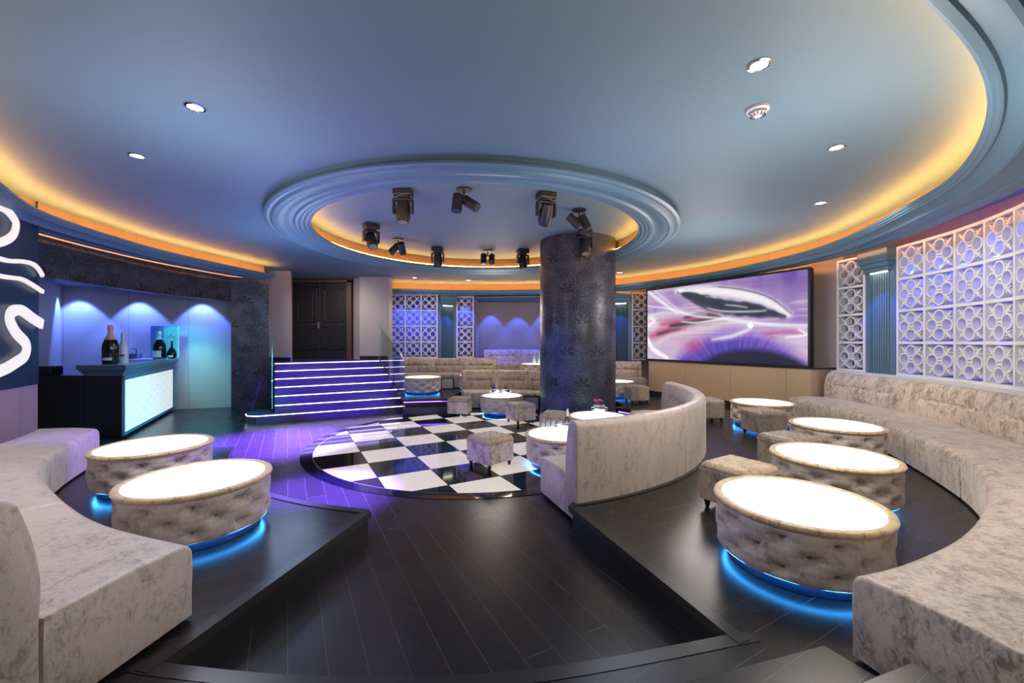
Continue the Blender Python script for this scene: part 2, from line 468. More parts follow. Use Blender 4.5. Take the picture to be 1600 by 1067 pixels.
# stepped ring moulding, open to the recess
prof = [(3.0, ZC), (3.43, ZC), (3.43, ZC-.055), (3.46, ZC-.065), (3.46, ZC-.09), (3.42, ZC-.105), (3.38, ZC-.10), (3.35, ZC-.125), (3.30, ZC-.135), (3.27, ZC-.12),
        (3.22, ZC-.12), (3.17, ZC-.10), (3.12, ZC-.085), (3.08, ZC-.09), (3.05, ZC-.11), (3.01, ZC-.115), (2.98, ZC-.10), (2.94, ZC-.10), (2.91, ZC-.085), (2.88, ZC-.09), (2.855, ZC-.07), (2.83, ZC-.07), (2.83, ZC-.03), (2.86, ZC-.02), (3.0, ZC-.02)]
m = MB(); m.lathe(prof, 128, RC)
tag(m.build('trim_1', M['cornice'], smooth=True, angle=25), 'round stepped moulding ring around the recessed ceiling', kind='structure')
m = MB(); m.lathe([(2.875, ZC-.018), (2.875, ZC-.008), (2.905, ZC-.008), (2.905, ZC-.018)], 96, RC)
tag(m.build('cove_light', M['led_warm']), 'warm light strip hidden in the round ceiling ring', 'light strip')

LIPZ = 3.37
lip_main = [(-5.36, 4.31), (-4.35, 2.9), (-2.6, 1.55), (0, 1.15), (2.03, 2.01), (3.36, 2.91), (4.40, 4.1), (4.93, 5.29), (5.35, 6.6), (5.45, 7.8), (5.1, 9.4), (4.38, 10.8), (3.10, 12.25), (1.9, 13.0), (.5, 13.4), (-.8, 13.5), (-2.09, 13.43), (-3.89, 13.1), (-4.1, 13.03)]
lip_left = [(-5.95, 10.35), (-6.12, 9.7), (-6.38, 8.19), (-6.40, 7.02), (-6.09, 5.42), (-5.36, 4.31)]
cprof = [(.02, LIPZ+.02), (0, LIPZ), (0, LIPZ-.03), (.02, LIPZ-.035), (.025, LIPZ-.05), (.05, LIPZ-.05), (.055, LIPZ-.065), (.075, LIPZ-.065), (.09, LIPZ-.05), (.12, LIPZ-.055), (.17, LIPZ-.075), (.21, LIPZ-.10), (.22, LIPZ-.115), (.25, LIPZ-.115), (.26, LIPZ-.10), (.27, LIPZ-.085),
         (.30, LIPZ-.085), (.50, LIPZ-.085), (.51, LIPZ-.10), (.54, LIPZ-.10), (.55, LIPZ-.085)]
def sweep(mb, path, prof, side=1):
    rings = []
    offs = {}
    for o, z in prof:
        if o not in offs: offs[o] = offset(path, side*o)
    for i in range(len(path)):
        rings.append([(*offs[o][i], z) for o, z in prof])
    mb.loft(rings, closed=False, caps=False)
pm = spline(lip_main, 10); pl = spline(lip_left, 10)[::-1]     # both run so that outward is ...
def side_of(path, c=(0, 7)):
    a, b = path[len(path)//2], path[len(path)//2+1]
    o = offset([a, b], .1)[0]
    return 1 if math.hypot(o[0]-c[0], o[1]-c[1]) > math.hypot(a[0]-c[0], a[1]-c[1]) else -1
sm, sl = side_of(pm), side_of(pl)
for nm, path, sd, lab in (('trim_2', pm, sm, 'curved cornice tinted for blue light around the ceiling cove, right and back'), ('trim_3', pl, sl, 'curved cornice tinted for blue light over the bar')):
    m = MB(); sweep(m, path, cprof, sd)
    # shelf behind the lip and wide soffit outwards
    sweep(m, path, [(.02, LIPZ+.02), (.35, LIPZ-.02)], sd)
    if nm == 'trim_2': 
        ii = len(path)
        sweep(m, path, [(.55, LIPZ-.085), (.70, LIPZ-.09)], sd)
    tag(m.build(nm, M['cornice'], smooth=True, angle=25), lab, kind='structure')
    m = MB(); off = offset(path, sd*.35); m.wall(off, LIPZ-.03, ZC)
    S(m.build('wall_cove' if nm == 'trim_2' else 'wall_cove_left', fabric_wall('cove_side', (.20, .12, .075))))
    m = MB(); a = offset(path, sd*.09); b = offset(path, sd*.13)
    for i in range(len(path)-1):
        m.prism([a[i], a[i+1], b[i+1], b[i]], LIPZ+.005, LIPZ+.02)
    tag(m.build('cove_light', M['led_warm']), 'warm light strip hidden behind the cornice ' + ('around the room' if nm == 'trim_2' else 'above the bar'), 'light strip')
# outer soffit plate from cornice to the walls
def soffit(path, sd, o0, outer, z, name):
    a = offset(path, sd*o0); m = MB(); k = len(a)
    m.add([(*p, z) for p in a] + [(*p, z) for p in outer], [[i, i+1, k+i+1, k+i] for i in range(k-1)])
    m.add([(*p, z+.02) for p in a] + [(*p, z+.02) for p in outer], [[i, i+1, k+i+1, k+i] for i in range(k-1)])
    return S(m.build(name, M['cornice']))
m = MB(); a = offset(pm, sm*.60); b = offset(pm, sm*.64)
for i in range(len(pm)-1):
    if pm[i][0] > 2.9: m.prism([a[i], a[i+1], b[i+1], b[i]], LIPZ-.07, LIPZ-.055)
tag(m.build('cove_light', emit('led_orange', (1.0, .36, .10), 55)), 'amber light strip above the right-hand cornice washing the wall top', 'light strip')

# ---------------------------------------------------------------- walls
wall_r = [(6.47, 6.91), (6.40, 6.39), (6.31, 5.87), (6.15, 5.36), (5.94, 4.87), (5.68, 4.42), (5.35, 3.98), (5.0, 3.5)]
wr_off = offset(wall_r, sm*0.0)
back_r = [(6.30, 8.75), (6.72, 8.35), (6.95, 7.6), (6.95, 6.9), (6.88, 6.3), (6.74, 5.7), (6.52, 5.1), (6.2, 4.5), (5.8, 3.8), (5.1, 3.0), (4.4, 2.0), (3.4, 1.1), (3.2, .3), (3.2, -3.5)]
m = MB(); m.wall(back_r[:2], 0, ZC)
S(m.build('wall_right', M['linen']), 'tan fabric wall right of the video screen')
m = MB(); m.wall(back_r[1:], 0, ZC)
S(m.build('wall_right_recess', fabric_wall('recess_shade', (.17, .13, .14))), 'wall behind the large lattice with mauve shade painted in')  # tan wall, its unlit mauve shade put into the colour
m = MB(); m.wall([(4.22, 12.1), (6.36, 8.8)], 0, ZC)
S(m.build('wall_screen', M['linen']))
m = MB(); m.wall([(-1.3, 14.75), (-1.3, 15.6), (0, 15.75), (1.5, 15.6), (3.2, 15.0), (3.6, 13.6), (4.6, 13.4)], 0, ZC)
m.wall([(4.6, 13.4), (4.3, 12.6)], 0, ZC)
m2 = MB(); m2.wall([(-4.15, 14.0), (-4.12, 14.2), (-2.2, 14.45), (-1.3, 14.75)], 0, ZC); S(m2.build('wall_back_recess', fabric_wall('recess_shade_back', (.17, .13, .14))))  # shade behind the back lattices put into the wall colour
S(m.build('wall_back', fabric_wall('linen_back', (.40, .33, .30))))
m = MB(); m.wall([(3.3, -3.4), (-3.4, -3.4)], 0, ZC)
S(m.build('wall_front', M['linen']))
m = MB(); m.prism([(-1.25, 13.95), (-1.25, 15.6), (3.5, 15.6), (3.55, 13.3), (2.3, 13.4)], 3.18, 3.22)
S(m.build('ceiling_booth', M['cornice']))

# left side wall with the neon panel: dark upper panel, pinkish lower wall
NW = [(-3.3, -3.4), (-3.5, 1.3), (-4.7, 2.6), (-5.55, 3.9), (-6.1, 4.9), (-6.5, 5.64)]
m = MB(); m.wall(NW, 0, 1.12)
S(m.build('wall_left', fabric_wall('linen_rose', (.42, .30, .30))))
m = MB(); m.twall([(p[0]+.03, p[1]-.015) for p in NW], 1.12, LIPZ-.05, .0001)
S(m.build('wall_left_upper', M['navy']), 'dark navy wall panel carrying white light lines')
m = MB(); m.wall([(-6.5, 5.64), (-6.9, 5.7), (-7.4, 6.0)], 0, ZC)
S(m.build('wall_left_return', M['navy']))

# bar niche
hdr = spline([(-7.15, 6.05), (-7.33, 7.2), (-7.36, 8.4), (-7.2, 9.5), (-7.03, 10.3)], 8)
m = MB(); m.twall(hdr, 2.70, LIPZ-.02, .18)
S(m.build('wall_bar_header', M['damask']), 'dark patterned wallpaper band above the bar opening')
m = MB(); m.twall([(-7.03, 10.3), (-6.35, 10.75)], 0, ZC, .35)
S(m.build('wall_bar_pier', M['damask']), 'dark patterned wall pier between bar and stairs')
m = MB(); m.twall([(p[0]+.012, p[1]) for p in hdr]+[(-6.42, 10.72)], LIPZ-.05, LIPZ-.025, .03)
tag(m.build('cove_light', emit('led_copper', (1.0, .42, .20), .9)), 'thin amber light line above the dark bar wallpaper', 'light strip')
m = MB(); m.wall([(-7.4, 5.9), (-10.46, 9.54), (-7.0, 10.83)], 0, 3.0)
S(m.build('wall_bar', M['linen_grey']), 'pale fabric-panelled wall behind the bar')
m = MB(); m.prism([(-7.52, 5.95), (-11, 9.4), (-7.2, 11.0), (-7.18, 10.35), (-7.42, 9.5), (-7.57, 8.4), (-7.55, 7.2)], 2.98, 3.02)
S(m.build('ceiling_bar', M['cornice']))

# landing zone walls
LZ = 1.17
m = MB(); m.wall([(-6.5, 10.8), (-6.62, 11.2), (-6.02, 11.2), (-6.76, 12.66)], 0, ZC)
m.wall([(-4.88, 12.66), (-4.56, 12.28), (-4.53, 12.25), (-3.66, 12.25), (-3.66, 12.6), (-4.12, 14.0)], 0, ZC)
S(m.build('wall_landing', fabric_wall('linen_landing', (.44, .40, .37))), 'pale wall panels either side of the entrance door')
m = MB(); m.wall([(-6.6, 11.19), (-6.02, 11.19)], LZ, LZ+.1); m.wall([(-4.53, 12.24), (-3.7, 12.24)], LZ, LZ+.1)
S(m.build('baseboard_landing', M['blacksat']))

# ---------------------------------------------------------------- door
dr = thing('door_1', 'black panelled double entrance door at the top of the stairs', 'door', (-6.70, 12.6, LZ)); dr['kind'] = 'structure'
DX0, DX1, DZ = 0.0, 1.66, 2.33
fr = MB(); fr.box(-.06, 0, -.06, .1, 0, DZ+.07); fr.box(DX1, DX1+.14, -.08, .1, 0, DZ+.07); fr.box(-.06, DX1+.14, -.08, .1, DZ, DZ+.09)
fr.build('door_frame', M['wood'], dr, bevel=.008)
hw = (DX1)/2
for s in range(2):
    x0 = s*hw+.006; x1 = (s+1)*hw-.006
    lf = MB(); lf.box(x0, x1, 0, .05, 0, DZ)
    for z0, z1 in ((.28, .98), (1.12, 2.16)):
        a, b = x0+.1, x1-.1
        lf.box(a, b, -.022, 0, z0, z0+.05); lf.box(a, b, -.022, 0, z1-.05, z1); lf.box(a, a+.05, -.022, 0, z0, z1); lf.box(b-.05, b, -.022, 0, z0, z1)
        lf.box(a+.12, b-.12, -.012, 0, z0+.12, z1-.12)
    leaf = lf.build('door_leaf', M['blacksat'], dr, bevel=.006)
    if s == 0:
        h = MB(); h.box(x1-.06, x1-.02, -.03, 0, .93, 1.12); h.tube([(x1-.04, -.03, 1.05), (x1-.04, -.07, 1.05), (x1-.18, -.07, 1.05)], .011)
        tag(h.build('door_handle', M['steel'], leaf), 'chrome lever handle')

# ---------------------------------------------------------------- stairs
RZ = .1675
def Lk(k): Y = 8.87+.25*(k-2); return (-.5762*Y, Y)
def Rk(k):
    t = (k-2)/5.0
    return (-2.71-1.05*t, 10.15+1.5*t)
sc_ = thing('staircase', 'purple-lit staircase with glowing white step edges', 'stairs', (-4.0, 9.3, 0))
M['step'] = plain('step_stone', (.05, .045, .09), .22)
for k in range(1, 8):
    z1 = RZ*k
    if k == 1:
        a, b = (-5.30, 8.53), (-2.56, 9.92)
        poly = [(-5.75, 9.1), (-5.68, 8.78), (-5.52, 8.58), a, b, (-2.6, 10.4), (-5.2, 9.6)]
        edge = [(-5.75, 9.1), (-5.68, 8.78), (-5.52, 8.58), a, b]
    elif k < 7:
        a, b = Lk(k), Rk(k); a2, b2 = Lk(k+1.3), Rk(k+1.3); poly = [a, b, b2, a2]; edge = [a, b]
    else:
        a, b = Lk(7), Rk(7); poly = [a, b, (-3.67, 12.24), (-4.52, 12.24), (-4.9, 12.62), (-6.72, 12.62), (-6.0, 11.19), (-6.55, 11.18)]; edge = [a, b]
    s = MB(); s.prism(poly, 0 if k in (1, 7) else z1-RZ-.01, z1)
    so = s.build('step', M['step'], sc_, world=True)
    e = MB()
    for p, q in zip(edge, edge[1:]): e.obox(p, q, .022, z1-.028, z1-.012)
    eo = e.build('light_strip', M['led_white'], sc_, world=True)
# sides of the stair
s = MB(); s.prism([Rk(1.9), Rk(7), (-3.66, 12.3), (-3.56, 12.3), (Rk(7)[0]+.1, Rk(7)[1]), (Rk(1.9)[0]+.1, Rk(1.9)[1])], 0, .3)
s.build('side_panel', M['riser'], sc_, world=True)
# glass balustrades
def balustrade(label, p, q, zp0, zp1, zq0, zq1, extra=None):
    g = thing('glass_balustrade', label, 'balustrade', (p[0], p[1], zp0), group='glass balustrades beside the stairs')
    b = MB(); dx, dy = q[0]-p[0], q[1]-p[1]; L = math.hypot(dx, dy); nx, ny = -dy/L*.007, dx/L*.007
    rings = [[(p[0]-nx, p[1]-ny, zp0), (p[0]+nx, p[1]+ny, zp0), (p[0]+nx, p[1]+ny, zp1), (p[0]-nx, p[1]-ny, zp1)],
             [(q[0]-nx, q[1]-ny, zq0), (q[0]+nx, q[1]+ny, zq0), (q[0]+nx, q[1]+ny, zq1), (q[0]-nx, q[1]-ny, zq1)]]
    b.loft(rings); b.build('glass_pane', M['glass'], g, world=True)
    e = MB(); e.tube([(p[0], p[1], zp0), (p[0], p[1], zp1), (q[0], q[1], zq1), (q[0], q[1], zq0)], .009, 6)
    e.build('edge_trim', M['glass_edge'], g, world=True)
    for t in (.15, .5, .85):
        f = MB(); x, y = p[0]+dx*t, p[1]+dy*t; z = zp0+(zq0-zp0)*t+.08
        f.tube([(x-nx*3, y-ny*3, z), (x+nx*3, y+ny*3, z)], .025, 10)
        f.build('clamp', M['steel'], g, world=True)
l2, l7 = Lk(1.9), Lk(7)
balustrade('glass balustrade on the bar side of the stairs', (l2[0]-.06, l2[1]), (l7[0]-.06, l7[1]), .25, 1.35, LZ, 2.16)
balustrade('glass balustrade on the lattice side of the stairs', (-2.60, 10.02), (-3.80, 11.75), .20, 1.22, LZ-.1, 2.2)

# back platforms
bp = [(-2.72, 10.05), (-2.5, 9.63), (-1.5, 9.86), (-1.42, 11.25)] + arc(C0, 4.14, 101, 62, 14) + [(2.6, 11.2), (2.6, 13.6), (-1.2, 13.8), (-4.1, 13.8), (-3.6, 12.2)]
bp_ = platform('floor_back_platform', bp, .33, 'raised platform behind the dance floor, left of the column', nose=[[(-2.5, 9.63), (-1.5, 9.86)]])
s = MB(); s.obox((-2.52, 9.53), (-1.5, 9.77), .2, 0, .16); s.build('step', M['step'], bp_, world=True, bevel=.005)
e = MB(); e.obox((-2.53, 9.60), (-1.5, 9.84), .02, .27, .29); e.build('light_strip', M['led_purple'], bp_, world=True)
platform('floor_booth', [(-1.25, 12.9), (3.0, 12.9), (3.4, 13.5), (3.2, 15.2), (0, 15.7), (-1.25, 15.6)], .55, 'highest platform under the back booth', z0=0)

# ---------------------------------------------------------------- column
XC, YC, RCOL = 1.40, 8.82, .796
m = MB(); seg = 96
for i in range(seg):
    a, b = 2*PI*i/seg, 2*PI*(i+1)/seg
    p = (XC+RCOL*math.cos(a), YC+RCOL*math.sin(a)); q = (XC+RCOL*math.cos(b), YC+RCOL*math.sin(b))
    m.add([(*p, .007), (*q, .007), (*q, ZR), (*p, ZR)], [[0, 1, 2, 3]], [[(RCOL*a, 0), (RCOL*b, 0), (RCOL*b, ZR), (RCOL*a, ZR)]])
o = m.build('column', M['damask'], smooth=True)
tag(o, 'thick round column wrapped in dark patterned wallpaper', 'column', kind='structure')
m = MB(); m.lathe([(RCOL+.001, 0), (RCOL+.025, 0), (RCOL+.025, .1), (RCOL+.001, .12)], 64, (XC, YC))
m.build('column_base', M['blacksat'], o)

# ---------------------------------------------------------------- round tufted tables
def drum_mesh(R, z0, z1, rows, nb, phase=0):
    nu, nv = 256, 30
    H = z1-z0
    btn = []
    for j, zf in enumerate(rows):
        for i in range(nb):
            btn.append(((i+(.5 if j % 2 else 0))*2*PI/nb + phase, z0+H*zf))
    rings = []
    for j in range(nv+1):
        f = j/nv; z = z0+H*f
        ring = []
        edge = min(f, 1-f)*H
        ebul = -.022*math.exp(-edge/.018)
        for i in range(nu):
            a = 2*PI*i/nu; d = 0
            for ba, bz in btn:
                da = (a-ba+PI) % (2*PI)-PI
                s = da*R; t = z-bz
                if abs(s) < .2 and abs(t) < .12:
                    d += .034*math.exp(-((s/.024)**2+(t/.018)**2)) + .036*math.exp(-((s/.060)**2+(t/.042)**2)) + .012*math.exp(-((s/.09)**2+((t-.004)/.012)**2)) + .016*math.exp(-((abs(s)-abs(t)*1.25)/.012)**2)*math.exp(-(s*s+t*t)/.006)
            r = R+ebul-d
            ring.append((r*math.cos(a), r*math.sin(a), z))
        rings.append(ring)
    mb = MB()
    mb.loft(rings, caps=False)
    return mb, btn
def make_table(R=.5, H=.42):
    t = thing('coffee_table', '', 'table', group='round tufted tables with lit tops')
    mb, btn = drum_mesh(R, .075, H-.03, (.76, .48, .20), 10)
    mb.lathe([(R-.022, .075), (R-.028, .066), (R-.045, .066)], 96); mb.lathe([(R-.045, .085), (R-.12, .085)], 96)
    mb.build('tufted_side', M['velvet_drum'], t, smooth=True, angle=60)
    b = MB()
    for ba, bz in btn:
        r = R-.080; cx, cy = math.cos(ba), math.sin(ba); px, py = -cy, cx
        rings = []
        for q, (dd, rr) in enumerate(((0, .013), (.007, .011), (.011, .004))):
            rings.append([((r+dd)*cx+px*rr*math.cos(w*PI/4), (r+dd)*cy+py*rr*math.cos(w*PI/4), bz+rr*math.sin(w*PI/4)) for w in range(8)])
        b.loft(rings)
    o = b.build('buttons', M['velvet_tan'], t, smooth=True); o['kind'] = 'stuff'
    r = MB(); r.lathe([(R-.025, H-.035), (R+.004, H-.03), (R+.012, H-.015), (R+.006, H), (R-.012, H+.006), (R-.035, H+.004), (R-.045, H-.004), (R-.05, H-.012)], 128)
    r.build('padded_rim', M['velvet_rim_highlight'], t, smooth=True, angle=80)
    g = MB(); g.prism(arc((0, 0), R-.045, 0, 356.25, 95), H-.03, H-.002)
    tag(g.build('table_top', M['table'], t), 'glowing white glass top')
    p = MB(); p.prism(arc((0, 0), R-.075, 0, 354.4, 63), 0, .075)
    p.build('plinth', M['navy'], t)
    l = MB(); l.lathe([(R-.072, .078), (R-.072, .068), (R-.05, .068), (R-.05, .078), (R-.072, .078)], 96)
    tag(l.build('under_light', M['led_blue'], t), 'blue light strip under the table')
    return t
tab0 = make_table()
tables = [
    ((1.94, 2.80, P1), 'round tufted table with white lit top, nearest the camera on the right platform'),
    ((3.04, 3.90, P1), 'round tufted table second from the camera on the right platform'),
    ((4.21, 5.35, P1), 'round tufted table third from the camera on the right platform'),
    ((4.45, 7.33, P1), 'round tufted table farthest on the right platform, by the panel under the screen'),
    ((-2.50, 3.28, P1), 'round tufted table nearest the camera on the left platform'),
    ((-3.74, 4.30, P1), 'round tufted table behind the nearest one on the left platform, toward the bar'),
    ((.69, 5.70, 0), 'round tufted table with steel bucket, beside near end of curved centre sofa'),
    ((1.47, 7.05, 0), 'round tufted table with flower bucket in front of the column'),
    ((-.24, 9.72, 0), 'round tufted table with two bottle buckets behind the dance floor'),
    ((-2.40, 11.0, .33), 'round tufted table on the back platform right beside the stairs'),
    ((-1.12, 11.55, .33), 'round tufted table half hidden behind the end of the back centre sofa'),
    ((2.82, 11.2, P1), 'round tufted table right of the column near the screen wall'),
    ((.77, 13.35, .55), 'round table with frosted bottles in the raised back booth'),
]
for i, (loc, lab) in enumerate(tables):
    o = tab0 if i == 0 else copy_tree(tab0)
    place(o, (loc[0], loc[1], loc[2]+(.008 if loc[2] == 0 else .004)), random.uniform(0, .5), lab)
    if i == 10: o.scale = (.72, .72, 1)

# ---------------------------------------------------------------- stools
def make_stool(vel):
    W = .23
    t = thing('tufted_stool', '', 'stool', group='square tufted stools')
    b = MB(); b.box(-W, W, -W, W, .07, .335); b.build('stool_box', vel, t, bevel=.012)
    nu = 26; rings = []
    btn = [(x, y) for x in (-.115, 0, .115) for y in (-.115, 0, .115)] + [(x, y) for x in (-.058, .058) for y in (-.058, .058)]
    c = MB(); vs = []; fs = []
    for j in range(nu+1):
        for i in range(nu+1):
            x = -W+2*W*i/nu; y = -W+2*W*j/nu
            ed = min(W-abs(x), W-abs(y))
            z = .385+.045*(1-math.exp(-ed/.035))
            for bx, by in btn: z -= .026*math.exp(-((x-bx)**2+(y-by)**2)/.0006)
            z -= .010*(math.exp(-(((x+y) % .1155-.058)/.008)**2)+math.exp(-(((x-y) % .1155-.058)/.008)**2))*(1-math.exp(-ed/.03))
            if ed < .012: 
                x *= .985; y *= .985; z -= .012
            vs.append((x, y, z))
    n1 = nu+1
    for j in range(nu):
        for i in range(nu): fs.append([j*n1+i, j*n1+i+1, (j+1)*n1+i+1, (j+1)*n1+i])
    c.add(vs, fs)
    border = [i for i in range(n1)] + [j*n1+nu for j in range(1, n1)] + [nu*n1+i for i in range(nu-1, -1, -1)] + [j*n1 for j in range(nu-1, 0, -1)]
    o0 = len(vs); nb = len(border)
    lo = [(vs[b_][0], vs[b_][1], .345) for b_ in border]
    c.add([vs[b_] for b_ in border]+lo, [[i, i+nb, (i+1) % nb+nb, (i+1) % nb] for i in range(nb)])
    c.add(lo, [list(range(nb))])
    c.build('cushion', M['velvet_gold'] if vel != M['velvet_tan'] else M['velvet_tan'], t, smooth=True, angle=70)
    p = MB(); q = W+.002
    p.tube([(-q, -q, .34), (q, -q, .34), (q, q, .34), (-q, q, .34), (-q, -q, .34)], .006, 6); p.build('piping', M['velvet_tan'], t, smooth=True)
    for sx in (-1, 1):
        for sy in (-1, 1):
            l = MB(); l.lathe([(.0, 0), (.016, 0), (.02, .02), (.028, .05), (.028, .07), (0, .07)], 12, (sx*(W-.045), sy*(W-.045)))
            l.build('leg', M['blacksat'], t, smooth=True)
    return t
s0 = make_stool(M['velvet']); s1 = make_stool(M['velvet_tan']); s2 = make_stool(M['velvet_gold'])
used = set()
stools = [
    (s2, (2.03, 3.68, P1), 32, 'tufted stool between the two nearest tables of the right platform'),
    (s1, (3.22, 4.78, P1), 20, 'tufted stool behind the second table on the right platform'),
    (s1, (4.02, 6.58, P1), 8, 'taupe tufted stool in front of the farthest table on the right platform'),
    (s1, (3.72, 7.86, P1), 0, 'tufted stool beside the farthest right table, next to the curved sofa end'),
    (s1, (3.06, 10.12, P1), 6, 'dark tufted stool right of the column by the screen wall panel'),
    (s0, (-.30, 5.66, 0), 46, 'silver tufted stool nearest the camera on the checkered dance floor'),
    (s0, (-1.20, 9.45, 0), -8, 'pale tufted stool at the back left of the dance floor'),
    (s0, (.18, 8.62, 0), 32, 'silver tufted stool at the back of the dance floor toward the column'),
    (s0, (.78, 7.45, 0), -20, 'pale tufted stool behind the steel bucket in front of the column'),
]
for src, loc, rz, lab in stools:
    o = src if id(src) not in used else copy_tree(src)
    used.add(id(src))
    place(o, (loc[0], loc[1], loc[2]+.006 if loc[2] == 0 else loc[2]+.004), math.radians(rz), lab)

# ---------------------------------------------------------------- curved sofas
def resample(pts, n):
    d = [0]
    for a, b in zip(pts, pts[1:]): d.append(d[-1]+math.dist(a, b))
    out = []; j = 0
    for i in range(n+1):
        s = d[-1]*i/n
        while j < len(pts)-2 and d[j+1] < s: j += 1
        t = (s-d[j])/max(1e-9, d[j+1]-d[j])
        out.append(tuple(pts[j][k]+(pts[j+1][k]-pts[j][k])*t for k in range(len(pts[0]))))
    return out
def sofa(name, label, pairs, z0, cuts, seat_h=.42, back_h=.90, th=.22, back_range=None, mats=('velvet', 'velvet'), nbtn=5, smoothpairs=True, group=None, btn_sec=None, back_solid=False):
    P = spline([(*f, *b) for f, b in pairs], 10) if smoothpairs else [(*f, *b) for f, b in pairs]
    P = resample(P, 400)
    def near_i(c):
        if isinstance(c, (int, float)): return int(round(c*400))
        return min(range(401), key=lambda i: math.hypot(P[i][0]-c[0], P[i][1]-c[1]))
    idx = [0]+[near_i(c) for c in cuts]+[400]
    t = thing(name, label, 'sofa', (P[200][0], P[200][1], z0), group=group)
    def station(i, fr=0):
        p = P[i]; dx, dy = p[2]-p[0], p[3]-p[1]; L = math.hypot(dx, dy)
        return (p[0], p[1]), (dx/L, dy/L), L
    def section(i0, i1, profile, u0fun, disp=None):
        Ls = max(.05, math.dist(P[i0][:2], P[i1][:2])); 
        n = max(8, min(i1-i0, int(Ls/.03)))
        st = [i0+(i1-i0)*k/n for k in range(n+1)]
        rings = []; acc = 0; prev = None
        tot = sum(math.dist(P[int(a)][:2], P[int(b)][:2]) for a, b in zip(st, st[1:]))
        plist = [(s_, q) for s_, q in zip(st, range(n+1))]
        seq = [(st[0], .020, 0.0), (st[0], .006, .006), (st[0], 0, .02)] + [(s_, 0, None) for s_ in st[1:-1]] + [(st[-1], 0, -.02), (st[-1], .006, -.006), (st[-1], .020, 0.0)]
        for s_, shr, shift in seq:
            i = min(400, int(round(s_)))
            (fx, fy), (ux, uy), L = station(i)
            a_, b_ = P[max(i-1, 0)], P[min(i+1, 400)]
            tx, ty = b_[0]-a_[0], b_[1]-a_[1]; tl = math.hypot(tx, ty) or 1; tx /= tl; ty /= tl
            base = u0fun(L)
            sm_ = tot*(s_-st[0])/max(1, st[-1]-st[0])
            pr = profile(L)
            cu = sum(p[0] for p in pr)/len(pr); cz = sum(p[1] for p in pr)/len(pr)
            ring = []
            for u, z in pr:
                if shr:
                    du, dz = cu-u, cz-z; l = math.hypot(du, dz) or 1
                    u += du/l*shr; z += dz/l*shr
                uu = base+u
                if disp: uu += disp(sm_, z, u, tot)
                sh = shift or 0
                ring.append((fx+ux*uu+tx*sh, fy+uy*uu+ty*sh, z0+z))
            rings.append(ring)
        mb = MB(); mb.loft(rings); return mb, tot
    def seat_prof(L):
        h = seat_h; r = .07
        pr = [(0, .02), (0, h*.35), (-.006, h*.6)]
        pr += [(r-r*math.cos(a)-.004, h-r+r*math.sin(a)) for a in [math.radians(x) for x in (0, 22, 45, 68, 90)]]
        pr += [(L*.45, h+.012), (L-.01, h), (L-.01, .02)]
        return pr
    def back_prof(L):
        lean = .05; h = back_h
        pr = [(0, .02)]
        for k in range(25):
            z = seat_h-.02+(h-.07-seat_h+.02)*k/24
            bul = -.03*math.sin(PI*k/24)
            pr.append((lean*k/24+bul, z))
        w0 = lean; 
        pr += [(w0+.012, h-.035), (w0+.04, h-.008), (w0+.08, h), (th-.04, h-.006), (th-.01, h-.03), (th, h-.07), (th, .02)]
        return pr
    mS, mBk = M[mats[0]], M[mats[1]]
    for a, b in zip(idx, idx[1:]):
        mb, _ = section(a, b, seat_prof, lambda L: 0)
        mb.build('seat', mS, t, smooth=True, angle=50, world=True)
    br = back_range or (0, 400)
    if not isinstance(br[0], int): br = (near_i(br[0]), near_i(br[1]))
    bidx = sorted(set([br[0], br[1]]+[i for i in idx if br[0] < i < br[1]]))
    for a, b in zip(bidx, bidx[1:]):
        tt = sum(math.dist(P[k][2:], P[k+1][2:]) for k in range(a, b))
        nb = max(2, round(nbtn*min(1, tt/1.2))) if nbtn else 0
        zb = seat_h+(back_h-seat_h)*.5
        flen = sum(math.dist(P[k][:2], P[k+1][:2]) for k in range(a, b))
        cs = [flen*(.2+.6*k/max(1, nb-1)) for k in range(nb)]
        def disp(s_, z, u, tot, cs=cs, zb=zb):
            if u > .1 or z < seat_h: return 0
            d = 0
            for c in cs:
                d += .030*math.exp(-((s_-c)/.035)**2-((z-zb)/.024)**2) + .028*math.exp(-((s_-c)/.075)**2-((z-zb)/.05)**2)
            if cs and cs[0]-.05 < s_ < cs[-1]+.05: d += .022*math.exp(-((z-zb)/.016)**2)
            return d
        mb, tot = section(a, b, back_prof, lambda L: L, disp if nb else None)
        bo = mb.build('backrest', mBk, t, smooth=True, angle=50, world=True)
        for c in cs:
            i = a+int(round((b-a)*c/flen)); (fx, fy), (ux, uy), L = station(i)
            uu = L+.062
            x, y = fx+ux*uu, fy+uy*uu; k = MB()
            px, py = -uy, ux
            rings = []
            for dd, rr in ((0, .019), (-.010, .016), (-.016, .005)):
                rings.append([(x+ux*dd+px*rr*math.cos(w*PI/4), y+uy*dd+py*rr*math.cos(w*PI/4), z0+zb+rr*math.sin(w*PI/4)) for w in range(8)])
            k.loft(rings); bt = k.build('button', M['velvet_gold'], bo, smooth=True, world=False)
            bt.location = -Vector(t.location)
    return t, P

